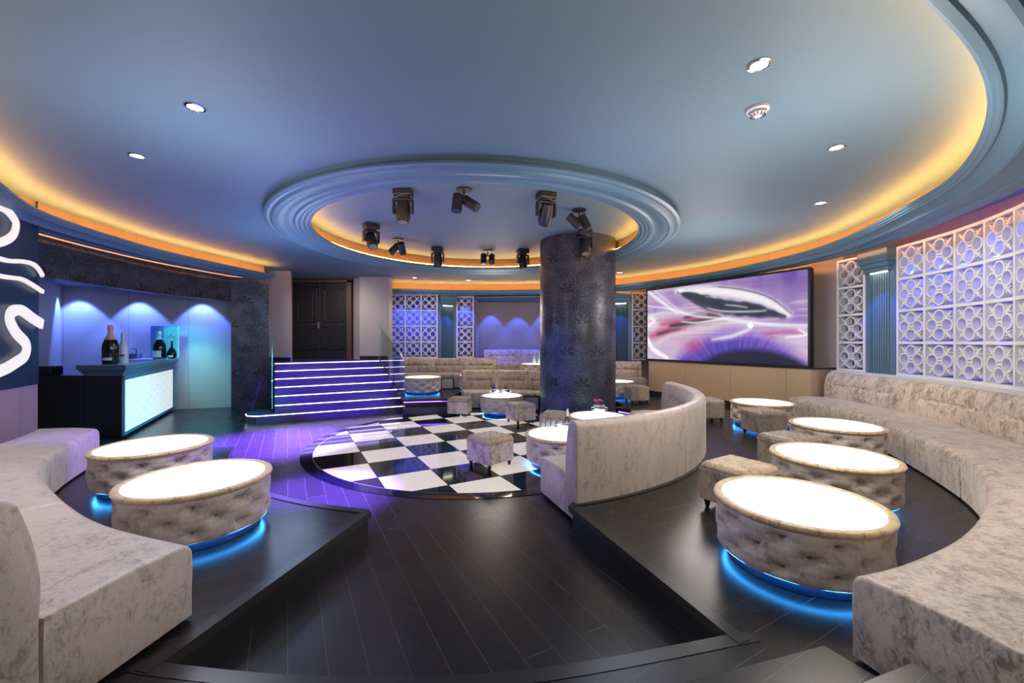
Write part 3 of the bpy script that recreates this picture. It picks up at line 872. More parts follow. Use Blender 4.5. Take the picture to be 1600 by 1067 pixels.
right_pairs = [((1.595, 1.935), (1.80, 1.22)), ((1.95, 2.05), (2.15, 1.30)), ((2.51, 2.32), (2.85, 1.62)), ((3.12, 2.72), (3.55, 2.05)), ((3.67, 3.18), (4.22, 2.62)), ((4.10, 3.68), (4.75, 3.2)),
               ((4.49, 4.37), (5.18, 4.0)), ((4.98, 5.45), (5.68, 5.2)), ((5.30, 6.55), (5.98, 6.4)), ((5.42, 7.4), (6.12, 7.35)), ((5.42, 8.05), (6.10, 8.05))]
right_pairs = [(f, b) for f, b in right_pairs]
sofa('curved_sofa', 'long curved velvet banquette sweeping along the right wall', right_pairs, P1+.002, [(2.85, 2.52), (3.62, 3.12), (4.22, 3.88), (4.80, 5.02), (5.27, 6.4)], mats=('velvet', 'velvet'), back_h=.91)
left_pairs = [((-1.72, 2.22), (-1.82, 1.585)), ((-2.4, 2.46), (-2.62, 1.86)), ((-2.98, 2.78), (-3.3, 2.25)), ((-3.75, 3.30), (-4.2, 2.86)), ((-4.22, 3.70), (-4.83, 3.36)), ((-4.58, 4.18), (-5.22, 3.98)), ((-4.90, 4.72), (-5.58, 4.68)), ((-5.13, 5.12), (-5.86, 5.10))]
sofa('curved_sofa', 'curved velvet banquette on the left platform below the neon lines', left_pairs, P1+.002, [(-3.0, 2.79), (-3.95, 3.46), (-4.38, 3.9)], back_range=((-1.72, 2.22), (-4.74, 4.44)), mats=('velvet_pale', 'velvet_pale'), back_h=.93, nbtn=0)
def arc_pairs(c, ri, ro, a0, a1, n=12):
    return [(p, q) for p, q in zip(arc(c, ri, a0, a1, n), arc(c, ro, a0, a1, n))]
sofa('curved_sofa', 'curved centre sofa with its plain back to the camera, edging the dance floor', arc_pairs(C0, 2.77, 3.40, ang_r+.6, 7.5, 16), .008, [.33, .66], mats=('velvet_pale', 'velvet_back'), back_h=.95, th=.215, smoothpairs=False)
sofa('curved_sofa', 'curved tufted sofa facing the dance floor left of the column', arc_pairs(C0, 3.2, 3.80, 101, 63, 12), .008, [.36, .70], mats=('velvet', 'velvet_gold'), back_h=.93, smoothpairs=False)
sofa('curved_sofa', 'tufted sofa against the back lattice screens beside the stairs', [((-3.42, 11.95), (-3.42, 12.5)), ((-2.2, 12.05), (-2.2, 12.62)), ((-.48, 12.12), (-.48, 12.7))], .332, [.32, .66], mats=('velvet_tan', 'velvet_tan'), back_h=.86)
sofa('curved_sofa', 'blue-lit tufted sofa in the raised back booth', [((-1.0, 14.0), (-1.0, 14.75)), ((.4, 14.3), (.4, 15.05)), ((1.8, 14.15), (1.8, 14.9)), ((2.9, 13.7), (2.95, 14.4))], .552, [.33, .66], mats=('velvet', 'velvet'), back_h=.85)
sofa('curved_sofa', 'tufted sofa right of the column under the narrow lattice', [((1.75, 11.9), (1.75, 12.55)), ((3.0, 11.80), (3.0, 12.45)), ((3.85, 11.72), (3.9, 12.35))], P1+.002, [.44, .72], mats=('velvet_tan', 'velvet'), back_h=.9)
for lab, x, y, w in (('grey framed panel under the back sofa beside the stair table', -2.05, 11.86, .38), ):
    g = thing('framed_panel', lab, 'panel', (x, y, .334))
    MB().box(0, w, 0, .03, 0, .32).build('frame', M['black'], g, bevel=.005); MB().box(.03, w-.04, -.006, 0, .02, .29).build('panel_face', M['greyboard'], g)
g = thing('framed_panel', 'pale framed panel behind the stool at the dance floor edge', 'panel', (.24, 10.12, .008), math.radians(-3))
MB().box(0, .45, 0, .03, 0, .36).build('frame', M['black'], g, bevel=.01); MB().box(.03, .40, -.006, 0, .02, .32).build('panel_face', M['greyboard'], g)

# ---------------------------------------------------------------- lattice screens
def ring_part(mb, fx, cx, cz, r, w, d0, d1, seg=20):
    rings = []
    for i in range(seg):
        a = 2*PI*i/seg; c, s = math.cos(a), math.sin(a)
        rings.append([fx(cx+c*(r-w), d0, cz+s*(r-w)), fx(cx+c*(r+w), d0, cz+s*(r+w)), fx(cx+c*(r+w), d1, cz+s*(r+w)), fx(cx+c*(r-w), d1, cz+s*(r-w))])
    mb.loft(rings, caps=False, wrap=True)
def bar_part(mb, fx, a, b, w, d0, d1, w2=None):
    w2 = w if w2 is None else w2
    dx, dz = b[0]-a[0], b[1]-a[1]; L = math.hypot(dx, dz); nx, nz = -dz/L, dx/L
    r = [[fx(p[0]+nx*q, d, p[1]+nz*q) for q, d in ((-ww, d0), (ww, d0), (ww, d1), (-ww, d1))] for p, ww in ((a, w), (b, w2))]
    mb.loft(r)
def lattice(label, pts, z0, z1, rows, depth=.1, into=1):
    t = thing('lattice_screen', label, 'lattice screen', (pts[0][0], pts[0][1], z0), group='white quatrefoil lattice screens')
    fb = MB(); tb = MB(); ch = (z1-z0)/rows
    for a, b in zip(pts, pts[1:]):
        L = math.dist(a, b); ux, uy = (b[0]-a[0])/L, (b[1]-a[1])/L; nx, ny = -uy*into, ux*into
        def fx(u, d, z, a=a, ux=ux, uy=uy, nx=nx, ny=ny): return (a[0]+ux*u+nx*d, a[1]+uy*u+ny*d, z)
        bw = .022
        bar_part(fb, fx, (0, z0-bw), (0, z1+bw), bw, 0, depth)
        if b == pts[-1]: bar_part(fb, fx, (L, z0-bw), (L, z1+bw), bw, 0, depth)
        for r in range(rows+1): bar_part(fb, fx, (bw*.9, z0+ch*r), (L-bw*.9, z0+ch*r), bw, .002, depth-.002)
        for r in range(rows):
            cx, cz = L/2, z0+ch*(r+.5); q = min(L, ch)
            kx, kz = L*.25, ch*.25
            for sx, sz in ((1, 0), (-1, 0), (0, 1), (0, -1)):
                ring_part(tb, fx, cx+sx*kx, cz+sz*kz, q*.172, q*.020, .004, depth-.005)
            for sx in (-1, 1):
                for sz in (-1, 1):
                    bar_part(tb, fx, (cx+sx*q*.05, cz+sz*q*.05), (cx+sx*q*.27, cz+sz*q*.27), q*.016, .012, depth-.01, q*.038)
                    bar_part(tb, fx, (cx+sx*q*.27, cz+sz*q*.27), (cx+sx*q*.38, cz+sz*q*.38), q*.038, .012, depth-.01, q*.01)
                    bar_part(tb, fx, (cx+sx*q*.2, cz+sz*q*.34), (cx+sx*q*.34, cz+sz*q*.2), q*.014, .012, depth-.01)
            bar_part(tb, fx, (cx-q*.06, cz), (cx+q*.06, cz), q*.03, .01, depth-.01)
    fb.build('lattice_frame', M['white'], t, world=True); tb.build('tracery', M['white'], t, world=True)
    return t
n0 = side = -1
lattice('large white quatrefoil lattice above the right-hand sofa', [(6.47, 6.91), (6.40, 6.39), (6.31, 5.87), (6.15, 5.36), (5.94, 4.87), (5.68, 4.42), (5.35, 3.98)], 1.15, 3.27, 4, .13, 1)
lattice('narrow white lattice strip between screen wall and fluted pilaster', [(6.44, 8.14), (6.50, 7.60)], 1.15, 3.27, 4, .13, 1)
lattice('three-column white lattice beside the stairs', [(-4.10, 13.75), (-3.57, 13.75), (-3.04, 13.75), (-2.51, 13.75)], 1.165, 3.26, 4, .08, 1)
lattice('single-column white lattice on the back wall left of the booth', [(-1.90, 14.2), (-1.34, 14.2)], 1.165, 3.24, 4, .08, 1)
lattice('single-column white lattice left of the video screen', [(3.84, 13.1), (4.42, 13.1)], 1.13, 3.24, 4, .08, 1)
# small shelf under the right lattice
m = MB()
for a, b in zip(wall_r, wall_r[1:]): m.obox((a[0]+.08, a[1]), (b[0]+.08, b[1]), .30, 1.08, 1.13)
m.obox((6.50, 8.2), (6.62, 6.9), .30, 1.08, 1.13)
S(m.build('trim_4', M['white']))

# ---------------------------------------------------------------- fluted pilasters
def pilaster(label, p, q, z0, z1, cap=.3):
    dx, dy = q[0]-p[0], q[1]-p[1]; L = math.hypot(dx, dy)
    t = thing('fluted_pilaster', label, 'pilaster', (p[0], p[1], z0), math.atan2(dy, dx), group='fluted blue-lit pilasters')
    a, b = L*.17, L*.83
    s = MB(); nfl = 8; pts = [(0, .0), (a-.02, .0), (a, .10)]
    for i in range(nfl):
        x0 = a+(b-a)*i/nfl; w = (b-a)/nfl
        pts += [(x0+w*.08, .06), (x0+w*.22, .03), (x0+w*.42, .018), (x0+w*.62, .03), (x0+w*.76, .06), (x0+w*.80, .11), (x0+w*.98, .11)]
    pts += [(b+.02, .0), (L, .0)]
    s.wall(pts, 0, z1-z0)
    s.build('fluted_shaft', M['cornice'], t)
    c = MB(); H = z1-z0
    c.box(a-.12, b+.12, -.16, .1, H-.10, H+.12); c.box(a-.09, b+.09, -.13, .1, H-.18, H-.10); c.box(a-.06, b+.06, -.10, .1, H-.26, H-.18)
    c.build('capital', M['cornice'], t, bevel=.012)
    l = MB(); l.box(a+.04, b-.04, -.05, -.01, H-.275, H-.262); l.build('lamp', M['lamp'], t)
    return t, ((p[0]+q[0])/2, (p[1]+q[1])/2)
pil = []
pil.append(pilaster('fluted blue-lit pilaster left of the large right lattice', (6.51, 7.56), (6.48, 6.95), 1.13, 3.18))
pil.append(pilaster('fluted blue-lit pilaster between the two lattices near the stairs', (-2.46, 13.85), (-1.94, 14.2), 1.165, 3.18))
pil.append(pilaster('fluted blue-lit pilaster just right of the column', (3.15, 13.3), (3.80, 13.12), 1.1, 3.18))
m = MB(); m.wall([(6.62, 8.3), (6.72, 6.9)], 0, 1.1); S(m.build('wall_ledge', M['linen']))

# ---------------------------------------------------------------- video screen
SL, SR = (3.94, 11.9), (6.0, 8.25)
vd = thing('video_screen', 'large video wall showing purple and white swirls', 'screen', (*SL, 1.18), math.atan2(SR[1]-SL[1], SR[0]-SL[0]))
W_ = math.dist(SL, SR); H0, H1 = 0, 2.0
def paint(nx=460, ny=220):
    s, t = np.meshgrid(np.linspace(0, 1, nx), np.linspace(0, 1, ny))
    img = np.zeros((ny, nx, 3)); 
    def setc(c): return np.array(c, float)
    rng = np.random.RandomState(3)
    # soft value noise
    def noise(fx_, fy_, seed, s=s, t=t):
        r = np.random.RandomState(seed).rand(fy_+2, fx_+2)
        x = s*fx_; y = t*fy_; xi = np.minimum(x.astype(int), fx_); yi = np.minimum(y.astype(int), fy_)
        xf = x-xi; yf = y-yi; xf = xf*xf*(3-2*xf); yf = yf*yf*(3-2*yf)
        return (r[yi, xi]*(1-xf)+r[yi, xi+1]*xf)*(1-yf)+(r[yi+1, xi]*(1-xf)+r[yi+1, xi+1]*xf)*yf
    base = setc((.72, .60, .74))
    img[:] = base
    def blend(mask, col):
        mask = np.clip(mask, 0, 1)[..., None]; img[:] = img*(1-mask)+setc(col)*mask
    blend(np.exp(-((s-.95)**2/.08+(t-1.0)**2/.14))*1.1, (.22, .12, .46))
    blend(np.exp(-((s-.62)**2/.03+(t-1.02)**2/.02))*.8, (.36, .20, .55))
    blend(np.exp(-((s-.22)**2/.03+(t-.80)**2/.03))*.75, (.38, .24, .55))
    blend(np.exp(-((s-.03)**2/.02+(t-.72)**2/.006))*.7, (.30, .18, .55))
    blend(np.exp(-((s-.95)**2/.02+(t-.50)**2/.01))*.7, (.30, .16, .50))
    blend(np.exp(-((s-.55)**2/.08+(t-.40)**2/.01))*.5, (.42, .28, .60))
    blend(np.exp(-((s-.08)**2/.05+(t-.55)**2/.02))*.7, (.80, .74, .74))
    blend(noise(30, 6, 5)*.25, (.85, .80, .85)); blend(noise(8, 20, 9)*.22, (.35, .2, .5))
    def curve(pts, w, col, amt=1, soft=1.0):
        P = np.array(spline(pts, 14)); d = np.full(s.shape, 9.0); ww = np.zeros(s.shape)
        for i in range(len(P)-1):
            a, b = P[i], P[i+1]; ax, ay = a[0]*2.1, a[1]; bx, by = b[0]*2.1, b[1]
            vx, vy = bx-ax, by-ay; L2 = vx*vx+vy*vy+1e-12
            tt = np.clip(((s*2.1-ax)*vx+(t-ay)*vy)/L2, 0, 1)
            dd = np.hypot(s*2.1-ax-vx*tt, t-ay-vy*tt)
            m_ = dd < d; d = np.where(m_, dd, d); ww = np.where(m_, w*math.sin(PI*(.08+.84*(i+.5)/(len(P)-1)))**.6, ww)
        blend(amt/(1+np.exp((d-ww)/(.006*soft))), col)
    stre = noise(5, 44, 31)*np.clip(1-abs(t-.5)*1.2, 0, 1)
    blend((stre > .62)*.22, (.95, .9, .95)); blend((stre < .22)*.18*(t > .3), (.3, .16, .45))
    # bottom mound with radial streaks
    ang = np.arctan2(t+.35, (s-.62)*2.1); rad = np.hypot((s-.62)*1.5, t+.25)
    an = np.clip((ang-ang.min())/(ang.max()-ang.min()), 0, 1); ra = np.clip(rad/1.2, 0, 1)
    streak = np.clip(noise(70, 3, 2, an, ra)*.6+noise(160, 6, 12, an, ra)*.6-.1, 0, 1)
    blend(np.clip((.68-rad)/.12, 0, 1)*(.55+.45*streak), (.28, .14, .62))
    blend(np.clip((.60-rad)/.10, 0, 1)*(.55+.45*streak)*np.clip(1.3-s, 0, 1), (.07, .08, .50))
    blend(np.exp(-((s-.36)**2/.006+(t-.20)**2/.01))*.7, (.62, .14, .36))
    blend(np.clip((.56-np.hypot((s-.72)*1.35, t+.36))/.07, 0, 1), (.02, .035, .12))
    # pink streaks
    curve([(.12, .50), (.3, .53), (.52, .56)], .035, (.60, .05, .16), .9, 4)
    curve([(.03, .33), (.15, .39), (.30, .43)], .040, (.62, .04, .16), .95, 4)
    curve([(.19, .47), (.33, .50), (.5, .545)], .028, (.02, .03, .09), 1, 1.5)
    curve([(.30, .575), (.42, .60), (.54, .555)], .026, (.03, .04, .10), 1, 1.2)
    curve([(.09, .355), (.17, .39), (.26, .415)], .016, (.03, .02, .10), 1, 2)
    curve([(.80, .33), (.9, .36), (.97, .34)], .012, (.60, .08, .35), .8, 3)
    # white sheen and dark lens
    curve([(.24, .94), (.48, .90), (.66, .82), (.80, .71), (.915, .54)], .060, (.92, .90, .90), .95, 2)
    top = np.interp(s, [.24, .32, .42, .55, .68, .8, .9], [.935, .915, .86, .79, .72, .64, .53])
    bot = np.interp(s, [.24, .32, .42, .55, .68, .8, .9], [.925, .82, .68, .60, .545, .52, .515])
    wob = .03*(noise(26, 10, 21)-.5)
    mk_ = 1/(1+np.exp(-(top-t+wob)/.006)) * 1/(1+np.exp(-(t-bot+wob)/.008)) * ((s > .24) & (s < .9))
    blend(mk_, (.035, .07, .11))
    blend(mk_*noise(40, 14, 6)*.25, (.25, .2, .4))
    curve([(.45, .83), (.55, .79), (.66, .735)], .008, (.7, .7, .75), .7, 1.2)
    curve([(.46, .68), (.56, .625), (.72, .60), (.80, .60)], .007, (.9, .9, .92), .9, 1)
    curve([(.58, .70), (.64, .68), (.70, .65)], .006, (.9, .9, .92), .8, 1)
    curve([(.30, .955), (.51, .935), (.68, .86), (.82, .74), (.925, .55)], .006, (.16, .14, .2), 1, .8)
    curve([(.26, .96), (.40, .95), (.52, .92)], .022, (.92, .92, .92), .8, 2)
    curve([(0, 1), (.12, .82), (.25, .64)], .020, (.95, .93, .95), .95, 1.5)
    curve([(.06, 1), (.18, .80), (.28, .66)], .010, (.85, .8, .9), .9, 1.5)
    curve([(0, .78), (.2, .70), (.37, .59), (.58, .53), (.8, .45), (1, .42)], .010, (.95, .94, .96), .95, 1.2)
    curve([(0, .60), (.12, .66), (.3, .63), (.45, .60)], .012, (.85, .84, .86), .8, 2)
    curve([(.0, .48), (.06, .55), (.02, .60)], .016, (1, 1, 1), .9, 1.5)
    curve([(.28, .52), (.4, .50), (.6, .545)], .008, (.98, .97, .97), .9, 1)
    curve([(0, .30), (.05, .14), (.17, .02)], .030, (1, 1, 1), 1, 1.5)
    curve([(.05, .18), (.2, .34), (.45, .42), (.62, .50)], .028, (.80, .73, .70), .8, 3)
    curve([(.5, .28), (.62, .32), (.72, .40)], .018, (.97, .96, .97), .9, 2)
    curve([(.60, .50), (.78, .44), (.99, .40)], .010, (.9, .88, .95), .8, 2)
    curve([(.9, .30), (.99, .32), (.96, .38)], .010, (1, 1, 1), .9, 1.2)
    blend(1.0*(np.hypot((s-.72)*2.1, t-.44) < .035), (.92, .97, .97))
    # diode raster
    led = (.93+.07*np.sin(s*nx*PI*.9))*(.93+.07*np.sin(t*ny*PI*.9))
    return np.clip(1.15*np.clip(img, 0, 1)**1.55*led[..., None], 0, 1.1)
img = paint(); ny, nx, _ = img.shape
me = bpy.data.meshes.new('screen_image')
xs = np.linspace(.03, W_-.03, nx); zs = np.linspace(.03, H1-.03, ny)
XX, ZZ = np.meshgrid(xs, zs)
co = np.stack([XX, np.full_like(XX, -.062), ZZ], -1).reshape(-1, 3)
ii = np.arange(nx*ny).reshape(ny, nx)
fc = np.stack([ii[:-1, :-1], ii[:-1, 1:], ii[1:, 1:], ii[1:, :-1]], -1).reshape(-1, 4)
me.from_pydata(co.tolist(), [], fc.tolist())
ca = me.color_attributes.new('picture', 'FLOAT_COLOR', 'POINT')
ca.data.foreach_set('color', np.concatenate([img.reshape(-1, 3), np.ones((nx*ny, 1))], 1).astype(np.float32).ravel())
n = N('screen_picture'); at_ = n.n('ShaderNodeVertexColor'); at_.layer_name = 'picture'
n.bsdf(Base_Color=(.02, .02, .02), Roughness=.4, Emission_Strength=1.05); n.link(at_.outputs[0], n.b.inputs['Emission Color'])
me.materials.append(n.m)
so = bpy.data.objects.new('screen_image', me); COL.objects.link(so); so.parent = vd
b = MB(); b.box(0, W_, -.06, .0, 0, H1); b.box(-.012, .03, -.075, 0, -.01, H1+.01); b.box(W_-.03, W_+.012, -.075, 0, -.01, H1+.01); b.box(0, W_, -.075, 0, -.012, .03); b.box(0, W_, -.075, 0, H1-.03, H1+.012)
b.build('housing', M['black'], vd)
b = MB(); b.box(0, W_-.02, 0, .14, .0, H1); b.build('cabinet', M['black'], vd)
# curved fabric panel under the screen
pp = spline([(3.86, 11.62), (4.55, 10.45), (5.22, 9.25), (5.80, 8.30), (6.0, 8.14), (6.5, 8.28)], 8)
m = MB(); m.twall(pp, P1+.12, 1.165, .3)
S(m.build('wall_screen_base', M['linen_gold']), 'curved tan fabric panel under the video screen')
m = MB(); m.twall([(x, y) for x, y in pp], P1, P1+.12, .3); S(m.build('baseboard_screen', M['blacksat']))
m = MB()
for a, b in zip(pp, pp[1:]): m.obox(a, b, .05, 1.15, 1.175)
S(m.build('trim_5', M['black']))

# ---------------------------------------------------------------- bar
bar = thing('bar_counter', 'dark bar counter with glowing white front panel', 'bar counter', (-7.1, 7.19, 0))
A_, B_ = Vector((-6.82, 7.19)), Vector((-8.36, 10.13))
body = [(-7.46, 7.19), (-6.82, 7.19), (-8.36, 10.13), (-8.85, 9.98), (-8.0, 8.1)]
body = [(-7.46, 7.19), (-6.82, 7.19), (-8.36, 10.13), (-8.95, 9.93)]
MB().prism(body, .06, 1.10).build('counter_body', M['blacksat'], bar, world=True, bevel=.006)
MB().prism(offset_poly(body, -.04), 0, .06).build('toe_kick', M['black'], bar, world=True)
d = (B_-A_).normalized(); nrm = Vector((d.y, -d.x))
if nrm.x < 0: nrm = -nrm
def fp(s, o): p = A_+d*s+nrm*o; return (p.x, p.y)
Lb = (B_-A_).length
MB().prism([fp(.06, 0), fp(Lb-.06, 0), fp(Lb-.06, .02), fp(.06, .02)], .10, 1.02).build('front_panel', None or emit('bar_glow', (.95, 1.0, .92), .62, (.5, .5, .5)), bar, world=True)
fr = MB(); fr.prism([fp(0, 0), fp(.06, 0), fp(.06, .03), fp(0, .03)], .06, 1.1); fr.prism([fp(Lb-.06, 0), fp(Lb, 0), fp(Lb, .03), fp(Lb-.06, .03)], .06, 1.1); fr.prism([fp(0, 0), fp(Lb, 0), fp(Lb, .03), fp(0, .03)], 1.02, 1.1); fr.prism([fp(0, 0), fp(Lb, 0), fp(Lb, .03), fp(0, .03)], .05, .10)
fr.build('panel_frame', M['cornice'], bar, world=True)
stud = MB(); rr = random.Random(4)
for k in range(14):
    for j in range(9):
        if (k+j) % 2: continue
        s_ = .2+(Lb-.4)*k/13; z = .2+.75*j/8
        p0 = fp(s_, .02); p1 = fp(s_, .028); stud.tube([(*p0, z), (*p1, z)], .008, 6)
o = stud.build('studs', M['brass'], bar, world=True); o['kind'] = 'stuff'
cap = MB()
for dz0, dz1, g in ((1.10, 1.14, .02), (1.14, 1.175, .045), (1.175, 1.21, .07), (1.21, 1.29, .10)):
    cap.prism(offset_poly(body, g), dz0, dz1)
cap.build('countertop_moulding', M['cornice'], bar, world=True, bevel=.008)
MB().prism(offset_poly(body, .085), 1.288, 1.296).build('countertop', plain('pale_stone_top', (.55, .58, .58), .2), bar, world=True)
MB().prism([(-7.5, 7.22), (-8.6, 7.22), (-8.6, 7.5), (-7.55, 7.5)], 0, 1.10).build('side_return', M['blacksat'], bar, world=True)
tag(MB().box(-8.55, -8.15, 7.26, 7.48, 1.102, 1.26).build('till_box', M['black'], bevel=.02), 'low black box on the bar return beside the neon wall', 'box')

def bottle(label, x, y, z, h, r, glass, foil, lab=None, kind='champagne', group='bottles on the bar', lab_mat=None, foilh=.33):
    t = thing('bottle', label, 'bottle', (x, y, z), group=group)
    b = MB()
    if kind == 'champagne':
        pr = [(0, 0), (r*.92, 0), (r, h*.03), (r, h*.42), (r*.93, h*.52), (r*.72, h*.62), (r*.45, h*.70), (r*.33, h*.76), (r*.30, h*.9), (r*.36, h*.905), (r*.36, h*.93), (r*.30, h*.94), (r*.30, h*.99), (0, h)]
    elif kind == 'vodka':
        pr = [(0, 0), (r*.95, 0), (r, h*.03), (r, h*.52), (r*.9, h*.60), (r*.5, h*.66), (r*.42, h*.70), (r*.42, h*.99), (0, h)]
    else:
        pr = [(0, 0), (r*.7, 0), (r, h*.15), (r*.95, h*.35), (r*.6, h*.5), (r*.22, h*.62), (r*.18, h*.96), (0, h)]
    b.lathe(pr, 28); b.build('bottle_glass', glass, t, smooth=True, angle=50)
    f = MB(); fr_ = [(q*1.06+.0006, w) for q, w in pr if w >= h*(1-foilh)]; fr_[-1] = (0, h*1.004)
    f.lathe(fr_, 24); f.build('foil', foil, t, smooth=True, angle=50)
    if lab:
        l = MB(); l.lathe([(r*1.012, h*lab[0]), (r*1.012, h*lab[1])], 20, a0=-PI*.75, a1=-PI*.2); l.build('paper_label', lab_mat or M['label_w'], t, smooth=True)
    return t
ZT = 1.297
def onbar(s_, o=-.3): return fp(s_, o)
bottle('large dark green champagne bottle with pink foil on the bar', -7.17, 7.35, ZT, .70, .115, M['bottle_green'], M['foil_pink'], (.10, .17), foilh=.40)
bottle('frosted pale bottle beside the pink-foil champagne on the bar', -7.29, 7.72, ZT, .57, .075, M['bottle_frost'], M['bottle_frost'], (.22, .28), 'vodka', lab_mat=M['label_b'])
bottle('large black bottle with white label at the far end of the bar', -8.24, 9.62, ZT, .64, .125, M['bottle_black'], M['foil_silver'], (.06, .30))
bottle('small rounded black decanter bottle at the far end of the bar', -8.10, 9.80, ZT, .44, .095, M['bottle_black'], M['foil_silver'], (.08, .18), 'decanter')
pb = thing('display_board', 'pale blue display board standing behind bottles on the bar', 'board', (-8.72, 9.93, ZT+.0), math.radians(20))
MB().box(0, .56, 0, .02, 0, .78).build('board', plain('board_blue', (.10, .20, .42), .4), pb)
MB().box(.26, .545, -.004, 0, .02, .76).build('light_face', plain('board_teal', (.22, .33, .36), .4), pb)
MB().box(.545, .56, -.006, 0, 0, .78).build('edge_strip', M['label_w'], pb)
mk = MB(); mk.add([(.38, -.006, .55), (.42, -.006, .55), (.40, -.006, .585)], [[0, 1, 2]]); mk.box(.32, .48, -.006, -.004, .51, .518); mk.build('printed_mark', M['label_b'], pb)
bx = thing('ice_well', 'steel ice box behind the bar counter', 'ice box', (-9.36, 9.62, 1.06), math.radians(20))
MB().box(0, .5, 0, .18, 0, .36).build('well_box', plain('blue_steel', (.25, .38, .6), .3, .6), bx, bevel=.01)
MB().box(.02, .48, -.01, 0, .32, .35).build('rim', M['steel'], bx)
tp = MB(); tp.tube([(.47, -.02, .36), (.47, -.02, .46), (.40, -.06, .46)], .012, 8); tp.build('tap', M['black'], bx)
MB().prism([(-9.4, 9.5), (-8.85, 9.7), (-8.95, 9.95), (-9.45, 9.76)], 0, 1.058).build('back_shelf', M['blacksat'], bar, world=True)

# ---------------------------------------------------------------- neon lines on the left wall
Wn0, Wn1 = Vector((-6.1, 4.9)), Vector((-6.5, 5.64))
def wallpt(px, py, off=.045):
    k = (px-800)/F
    # intersect x = k*y with the wall line (extended)
    d_ = Wn1-Wn0
    s_ = (k*Wn0.y-Wn0.x)/(d_.x-k*d_.y); p = Wn0+d_*s_
    z = EYE-(py-534)*p.y/F
    nn = Vector((d_.y, -d_.x)).normalized(); 
    if nn.x < 0: nn = -nn
    return (p.x+nn.x*off, p.y+nn.y*off, z)
def neon(label, pix, w):
    o = MB(); P = [Vector(wallpt(*p)) for p in spline(pix, 10)]
    d_ = (Wn1-Wn0).normalized(); rings = []
    for i, p in enumerate(P):
        tv = (P[min(i+1, len(P)-1)]-P[max(i-1, 0)]).normalized()
        nn = Vector((d_.y, -d_.x, 0)).normalized(); nn = nn if nn.x > 0 else -nn
        s_ = tv.cross(nn).normalized(); ww = w/2
        rings.append([tuple(p+s_*ww), tuple(p+s_*ww+nn*.03), tuple(p-s_*ww+nn*.03), tuple(p-s_*ww)])
    o.loft(rings)
    return tag(o.build('neon_line', M['neon']), label, 'wall light', 'white light lines on the navy wall')
neon('white light arc highest on the navy wall', [(-30, 318), (-5, 325), (10, 340), (14, 352), (8, 368), (-10, 378), (-30, 380)], .09)
neon('thin wavy white light line below the arc on the navy wall', [(-30, 398), (0, 407), (22, 408), (40, 412), (50, 420), (57, 431)], .05)
neon('second thin wavy white light line on the navy wall', [(-30, 428), (0, 433), (22, 436), (40, 445), (57, 456)], .05)
neon('thick S-shaped white light lowest on the navy wall', [(56, 507), (40, 497), (22, 485), (8, 487), (4, 500), (14, 520), (30, 538), (28, 556), (12, 568), (-6, 578), (-30, 586)], .13)

# ---------------------------------------------------------------- table things
def bucket(label, x, y, z, r, h, group=None, handle=False):
    t = thing('ice_bucket', label, 'bucket', (x, y, z), group=group)
    b = MB(); b.lathe([(0, 0), (r*.78, 0), (r*.82, .01), (r, h), (r*1.05, h+.004), (r*1.05, h+.012), (r*.97, h+.012), (r*.95, h), (r*.76, .02), (0, .02)], 36); b.build('bucket_shell', M['steel'], t, smooth=True, angle=40)
    for s_ in (-1, 1):
        k = MB(); k.tube([(s_*r*.97, 0, h*.85), (s_*(r+.035), 0, h*.8), (s_*(r+.03), 0, h*.62), (s_*r*.9, 0, h*.6)], .006, 8); k.build('handle', M['steel'], t, smooth=True)
    return t
TT = .4268
bucket('steel ice bucket with side handles on the table by the near sofa end', .72, 5.62, TT, .105, .17)
t = thing('wine_bottle', 'dark bottle with cream neck behind the steel bucket', 'bottle', (.80, 5.92, TT))
b = MB(); b.lathe([(0, 0), (.038, 0), (.04, .01), (.04, .13), (.03, .17), (.014, .20), (.013, .30), (0, .30)], 20); b.build('bottle_glass', plain('maroon_glass', (.09, .02, .03), .1), t, smooth=True)
b = MB(); b.lathe([(.0152, .19), (.0145, .30), (.017, .302), (0, .306)], 16); b.build('foil', M['label_w'], t, smooth=True)
for i, (gx, gy, lab) in enumerate(((.52, 6.02, 'drinking glass nearest the dark bottle on the bucket table'), (.44, 5.93, 'drinking glass at the left rim of the bucket table'), (.60, 6.08, 'drinking glass at the back rim of the bucket table'))):
    g = MB(); g.lathe([(0, 0), (.028, 0), (.034, .11), (.031, .11), (.026, .008), (0, .008)], 20)
    o = g.build('drinking_glass', M['glass'], smooth=True, angle=40); o.location = (gx, gy, TT)
    tag(o, lab, 'glass', 'glasses on the bucket table')
o = MB().lathe([(0, 0), (.05, 0), (.055, .022), (.045, .022), (.04, .008), (0, .008)], 24).build('ashtray', M['glass'], smooth=True, angle=40); o.location = (.50, 5.45, TT)
tag(o, 'low glass ashtray on the bucket table', 'ashtray')
bucket('small steel bucket holding pink flowers on the table by the column', 1.48, 6.98, TT, .10, .19)
fl = thing('flower_bunch', 'small bunch of pink flowers in the steel bucket', 'flowers', (1.46, 6.98, TT+.05))
stm = MB(); 
for k in range(6):
    a = k*1.05; stm.tube([(0, 0, 0), (.03*math.cos(a), .03*math.sin(a), .15), (.05*math.cos(a), .05*math.sin(a), .20)], .004, 5)
stm.build('stem', plain('stem', (.12, .06, .03), .5), fl)
